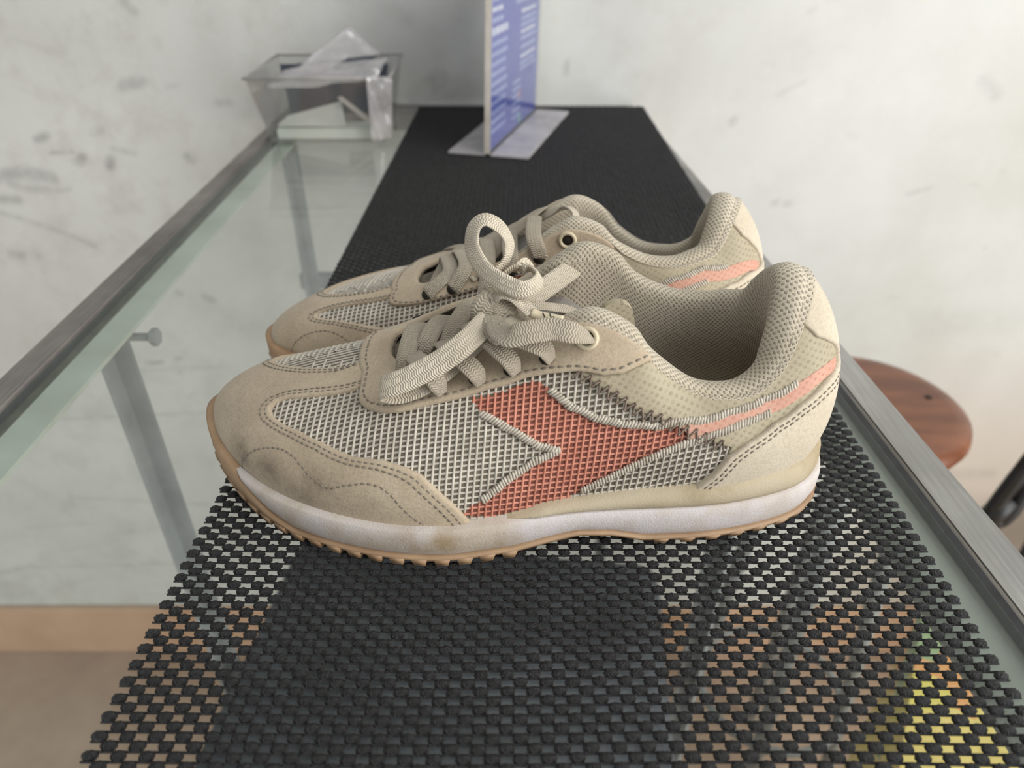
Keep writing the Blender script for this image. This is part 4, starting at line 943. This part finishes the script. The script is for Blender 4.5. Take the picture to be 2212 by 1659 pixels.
# ------------------------------------------------------------------ clear tray with papers
ty = empty('tray', (-.208, .872, 0), math.radians(2), 'clear plastic tray on the glass in the far left corner, full of papers and film', 'tray')
def frust(b, bx, by, tx, ty_, z0, z1, oy=0):
    V = [(-bx, -by, z0), (bx, -by, z0), (bx, by, z0), (-bx, by, z0), (-tx, -ty_+oy, z1), (tx, -ty_+oy, z1), (tx, ty_+oy, z1), (-tx, ty_+oy, z1)]; return V
def wallq(name, i, j):
    A_ = frust(None, .063, .058, .075, .073, .001, .070); B2 = frust(None, .0615, .0565, .0735, .0715, .001, .070)
    b = MB(); V = [A_[i], A_[j], A_[j+4], A_[i+4], B2[i], B2[j], B2[j+4], B2[i+4]]
    b.add(V, [(0, 1, 2, 3), (7, 6, 5, 4), (0, 4, 5, 1), (1, 5, 6, 2), (2, 6, 7, 3), (3, 7, 4, 0)]); b.build(name, M['acrylic'], ty, smooth=False)
for i in range(4): wallq('side_wall', i, (i+1) % 4)
b = MB(); b.box((-.063, -.058, 0), (.063, .058, .0015)); b.build('bottom', M['acrylic'], ty, smooth=False)
b = MB(); q = [(-.0765, -.0745), (.0765, -.0745), (.0765, .0745), (-.0765, .0745), (-.0765, -.0745)]
for i in range(4): b.tube([(*q[i], .070), (*q[i+1], .070)], .0014, 8)
b.build('rim', simple('grey_acrylic_rim', (146, 142, 138), (166, 162, 158), 40, .35), ty)
white_paper = simple('white_paper', (206, 208, 200), (220, 222, 216), 20, .8); slate = simple('dark_slate_card', (52, 58, 70), (66, 72, 84), 20, .6)
foam = simple('white_foam_block', (222, 230, 220), (230, 236, 228), 20, .7)
def sheet(name, corners, mat, label, cat, th=.0012, wob=.0, group=None, n=10, seed=1):
    c = [np.array(p, float) for p in corners]; rs = np.random.RandomState(seed); u = np.linspace(0, 1, n); V = []
    ph = rs.uniform(0, 6, 6)
    nn = np.cross(c[1]-c[0], c[3]-c[0]); nn /= np.linalg.norm(nn)
    for sgn in (1, -1):
        for a in u:
            for b2 in u:
                p = c[0]*(1-a)*(1-b2)+c[1]*a*(1-b2)+c[2]*a*b2+c[3]*(1-a)*b2
                V.append(p+nn*(th/2*sgn+wob*(math.sin(a*7+ph[0]+b2*3)+math.sin(b2*9+ph[1]-a*4)+.6*math.sin((a+b2)*17+ph[2]))))
    F = []; N2 = n*n
    for i in range(n-1):
        for k in range(n-1): q = (i*n+k, (i+1)*n+k, (i+1)*n+k+1, i*n+k+1); F += [q, tuple(x+N2 for x in q[::-1])]
    for k in range(n-1):
        for a, b2 in (((k, k+1)), (((n-1)*n+k+1), ((n-1)*n+k)), ((k+1)*n, k*n), (k*n+n-1, (k+1)*n+n-1)): F.append((a, b2, b2+N2, a+N2))
    o = np.mean(c, 0); ob = mobj(name, np.array(V)-o, F, mat, smooth=wob > 0, loc=o); tag(ob, label, cat, group); return ob
T_ = lambda x, y, z_: (-.208+x, .872+y, z_)
sheet('foam_strip', [T_(-.056, -.050, .0070), T_(.050, -.050, .0070), T_(.050, -.015, .0070), T_(-.056, -.015, .0070)], foam, 'white foam strip lying on the bottom of the clear tray', 'packing', .010)
sheet('dark_card', [T_(-.058, .020, .014), T_(.052, .020, .014), T_(.062, .034, .066), T_(-.066, .034, .066)], slate, 'dark slate card standing upright inside the clear tray', 'card', .002)
sheet('paper_slip', [T_(-.056, -.045, .015), T_(.020, -.040, .013), T_(.014, -.022, .036), T_(-.050, -.022, .020)], white_paper, 'white paper slip leaning low at the front of the tray', 'paper', .001)
sheet('paper_strip', [T_(.012, -.032, .042), T_(.017, -.030, .043), T_(.056, -.042, .016), T_(.050, -.044, .014)], M['acrylic_edge'], 'narrow beige strip slanting down inside the tray', 'strip', .001)
sheet('plastic_sachet', [T_(-.066, -.030, .052), T_(.056, -.034, .060), T_(.070, -.012, .082), T_(-.050, -.006, .066)], M['film'], 'crinkled clear sachet lying across the tray rim', 'sachet', .001, .0016, 'sachets in the tray', 14, 2)
sheet('plastic_sachet', [tuple(px(628, 156, Y=.86)), tuple(px(738, 163, Y=.855)), tuple(px(826, 116, Y=.90)), tuple(px(752, 54, Y=.905))], M['film'], 'crinkled clear sachet slanting up, topmost in the tray', 'sachet', .001, .0012, 'sachets in the tray', 14, 3)
sheet('paper_slip', [tuple(px(652, 146, Y=.873)), tuple(px(722, 150, Y=.869)), tuple(px(800, 110, Y=.914)), tuple(px(744, 66, Y=.917))], white_paper, 'white paper slip standing behind the topmost crinkled sachet in the tray', 'paper', .0008)
sheet('dark_card', [T_(-.050, -.004, .060), T_(.040, -.012, .072), T_(.056, .006, .080), T_(-.040, .010, .070)], slate, 'dark card lying flat under the slanting sachet', 'card', .001)
sheet('plastic_sachet', [T_(.052, -.066, .004), T_(.074, -.060, .004), T_(.082, -.074, .070), T_(.056, -.080, .072)], M['film'], 'milky sachet hanging down outside the front right tray corner', 'sachet', .001, .0012, 'sachets in the tray', 14, 4)
# ------------------------------------------------------------------ round stool
st = empty('bar_stool', (.425, .700, FZ), 0, 'tall stool with a round red-brown wooden seat and dark legs', 'stool')
SZ = -.275-FZ; R_ = .118
prof = [(.02, SZ-.030), (R_-.016, SZ-.030), (R_-.004, SZ-.024), (R_, SZ-.014), (R_-.002, SZ-.006), (R_-.010, SZ-.001), (R_-.022, SZ+.0), (.02, SZ+.0)]
b = MB(); b.lathe(prof, (0, 0, 0), 56); seat = b.build('seat', M['wood'], st)
b = MB(); b.tube([(.080, .008, SZ-.002), (.080, .008, SZ+.0008)], .004, 12); b.build('screw_hole', M['hole'], seat, smooth=False)
for k in range(4):
    a = math.pi/4+k*math.pi/2+.35; b = MB(); b.tube([(.070*math.cos(a), .070*math.sin(a), SZ-.031), (.135*math.cos(a), .135*math.sin(a), .0)], .011, 12); b.build('leg', M['iron'], st)
b = MB(); rr_ = .112; b.tube([(rr_*math.cos(a), rr_*math.sin(a), .30) for a in np.linspace(0, 2*math.pi, 41)], .007, 8, False); b.build('foot_ring', M['iron'], st)
# ------------------------------------------------------------------ black tubular chair at the right edge, most of it beyond the frame
ch = empty('chair', (1.06, .53, FZ), 0, 'black tubular chair at the right edge, only its bent arm in view', 'chair')
CO_ = np.array([1.06, .53, FZ]); W3 = lambda u, v, Y: px(u, v, Y=Y)-CO_
b = MB(); L = [W3(2420, 760, .62), W3(2300, 900, .61), W3(2214, 1008, .60), W3(2160, 1078, .60), W3(2142, 1108, .60), W3(2156, 1126, .60), W3(2182, 1108, .60), W3(2216, 1064, .605), W3(2300, 985, .62), W3(2440, 880, .64)]
b.tube(crom(np.array(L), 8), .0085, 14); b.build('armrest', M['black_metal'], ch)
b = MB(); p = W3(2150, 1108, .60); b.tube([p+[-.002, 0, -.018], p+[-.004, 0, -.006], p+[0, 0, .004], p+[.012, 0, .020]], [.006, .0125, .0130, .009], 14); b.build('arm_cap', M['black_metal'], ch)
zt_ = W3(2420, 760, .62)[2]
for x, y in ((-.10, .0), (-.10, .40), (.30, .0), (.30, .40)):
    b = MB(); b.tube([(x+.02*np.sign(x), y-.02, 0), (x, y, .46), (x, y, .44 if x < 0 else .98)], .010, 12); b.build('leg', M['black_metal'], ch)
b = MB(); b.box((-.11, -.01, .43), (.31, .41, .465), .008); b.build('seat', M['black_metal'], ch, smooth=False)
b = MB(); b.tube([(-.10, 0, .44), (-.085, .0, zt_-.02), tuple(L[0])], .0095, 12); b.build('arm_post', M['black_metal'], ch)
b = MB(); b.tube([tuple(L[-1]), (.10, .02, L[-1][2]+.02), (.30, .0, L[-1][2]+.03)], .0085, 12); b.build('arm_rail', M['black_metal'], ch)
b = MB(); b.box((.29, .0, .90), (.31, .40, .99), .006); b.build('backrest', M['black_metal'], ch, smooth=False)
# ------------------------------------------------------------------ things under the glass
ds = empty('upholstered_stool', (-.045, .36, FZ), math.radians(-6), 'square stool with charcoal cushion pushed in under the glass tabletop', 'stool')
SZ2 = -.36-FZ
b = MB(); b.box((-.215, -.19, SZ2-.07), (.185, .19, SZ2), .022); b.build('cushion', M['dark_cloth'], ds)
for x in (-.185, .155):
    for y in (-.16, .16): b = MB(); b.box((x-.014, y-.014, 0), (x+.014, y+.014, SZ2-.070), .002); b.build('leg', M['black_metal'], ds, smooth=False)
for y in (-.16, .16): b = MB(); b.box((-.171, y-.008, .25), (.141, y+.008, .27)); b.build('stretcher', M['black_metal'], ds, smooth=False)
yb = NT('yellow_printed_carton'); yv = yb.coord(); vo = yb.n('ShaderNodeTexVoronoi'); vo.inputs['Scale'].default_value = 16; yb.l(yv, vo.inputs['Vector']); sp = yb.n('ShaderNodeSeparateColor'); yb.l(vo.outputs['Color'], sp.inputs[0])
yb.set(yb.ramp(sp.outputs[0], [(.0, lin((206, 184, 104))), (.55, lin((212, 190, 110))), (.68, lin((142, 160, 118))), (.78, lin((208, 150, 92))), (.9, lin((206, 190, 96)))]), .5)
for e in [n for n in yb.t.nodes if n.type == 'VALTORGB']: e.color_ramp.interpolation = 'CONSTANT'
yc_ = empty('carton', (.50, .348, FZ), math.radians(-31), 'tall yellow printed carton with green and orange shapes below the right table edge', 'box')
b = MB(); b.box((-.13, -.11, 0), (.13, .11, .742), .003); b.build('body', yb.m, yc_, smooth=False)
for sx in (-1, 1): b = MB(); b.box(sorted_lo(sx*.003, sx*.13, -.108, .108, .7425, .7455), sorted_hi(sx*.003, sx*.13, -.108, .108, .7425, .7455)); b.build('flap', yb.m, yc_, smooth=False)
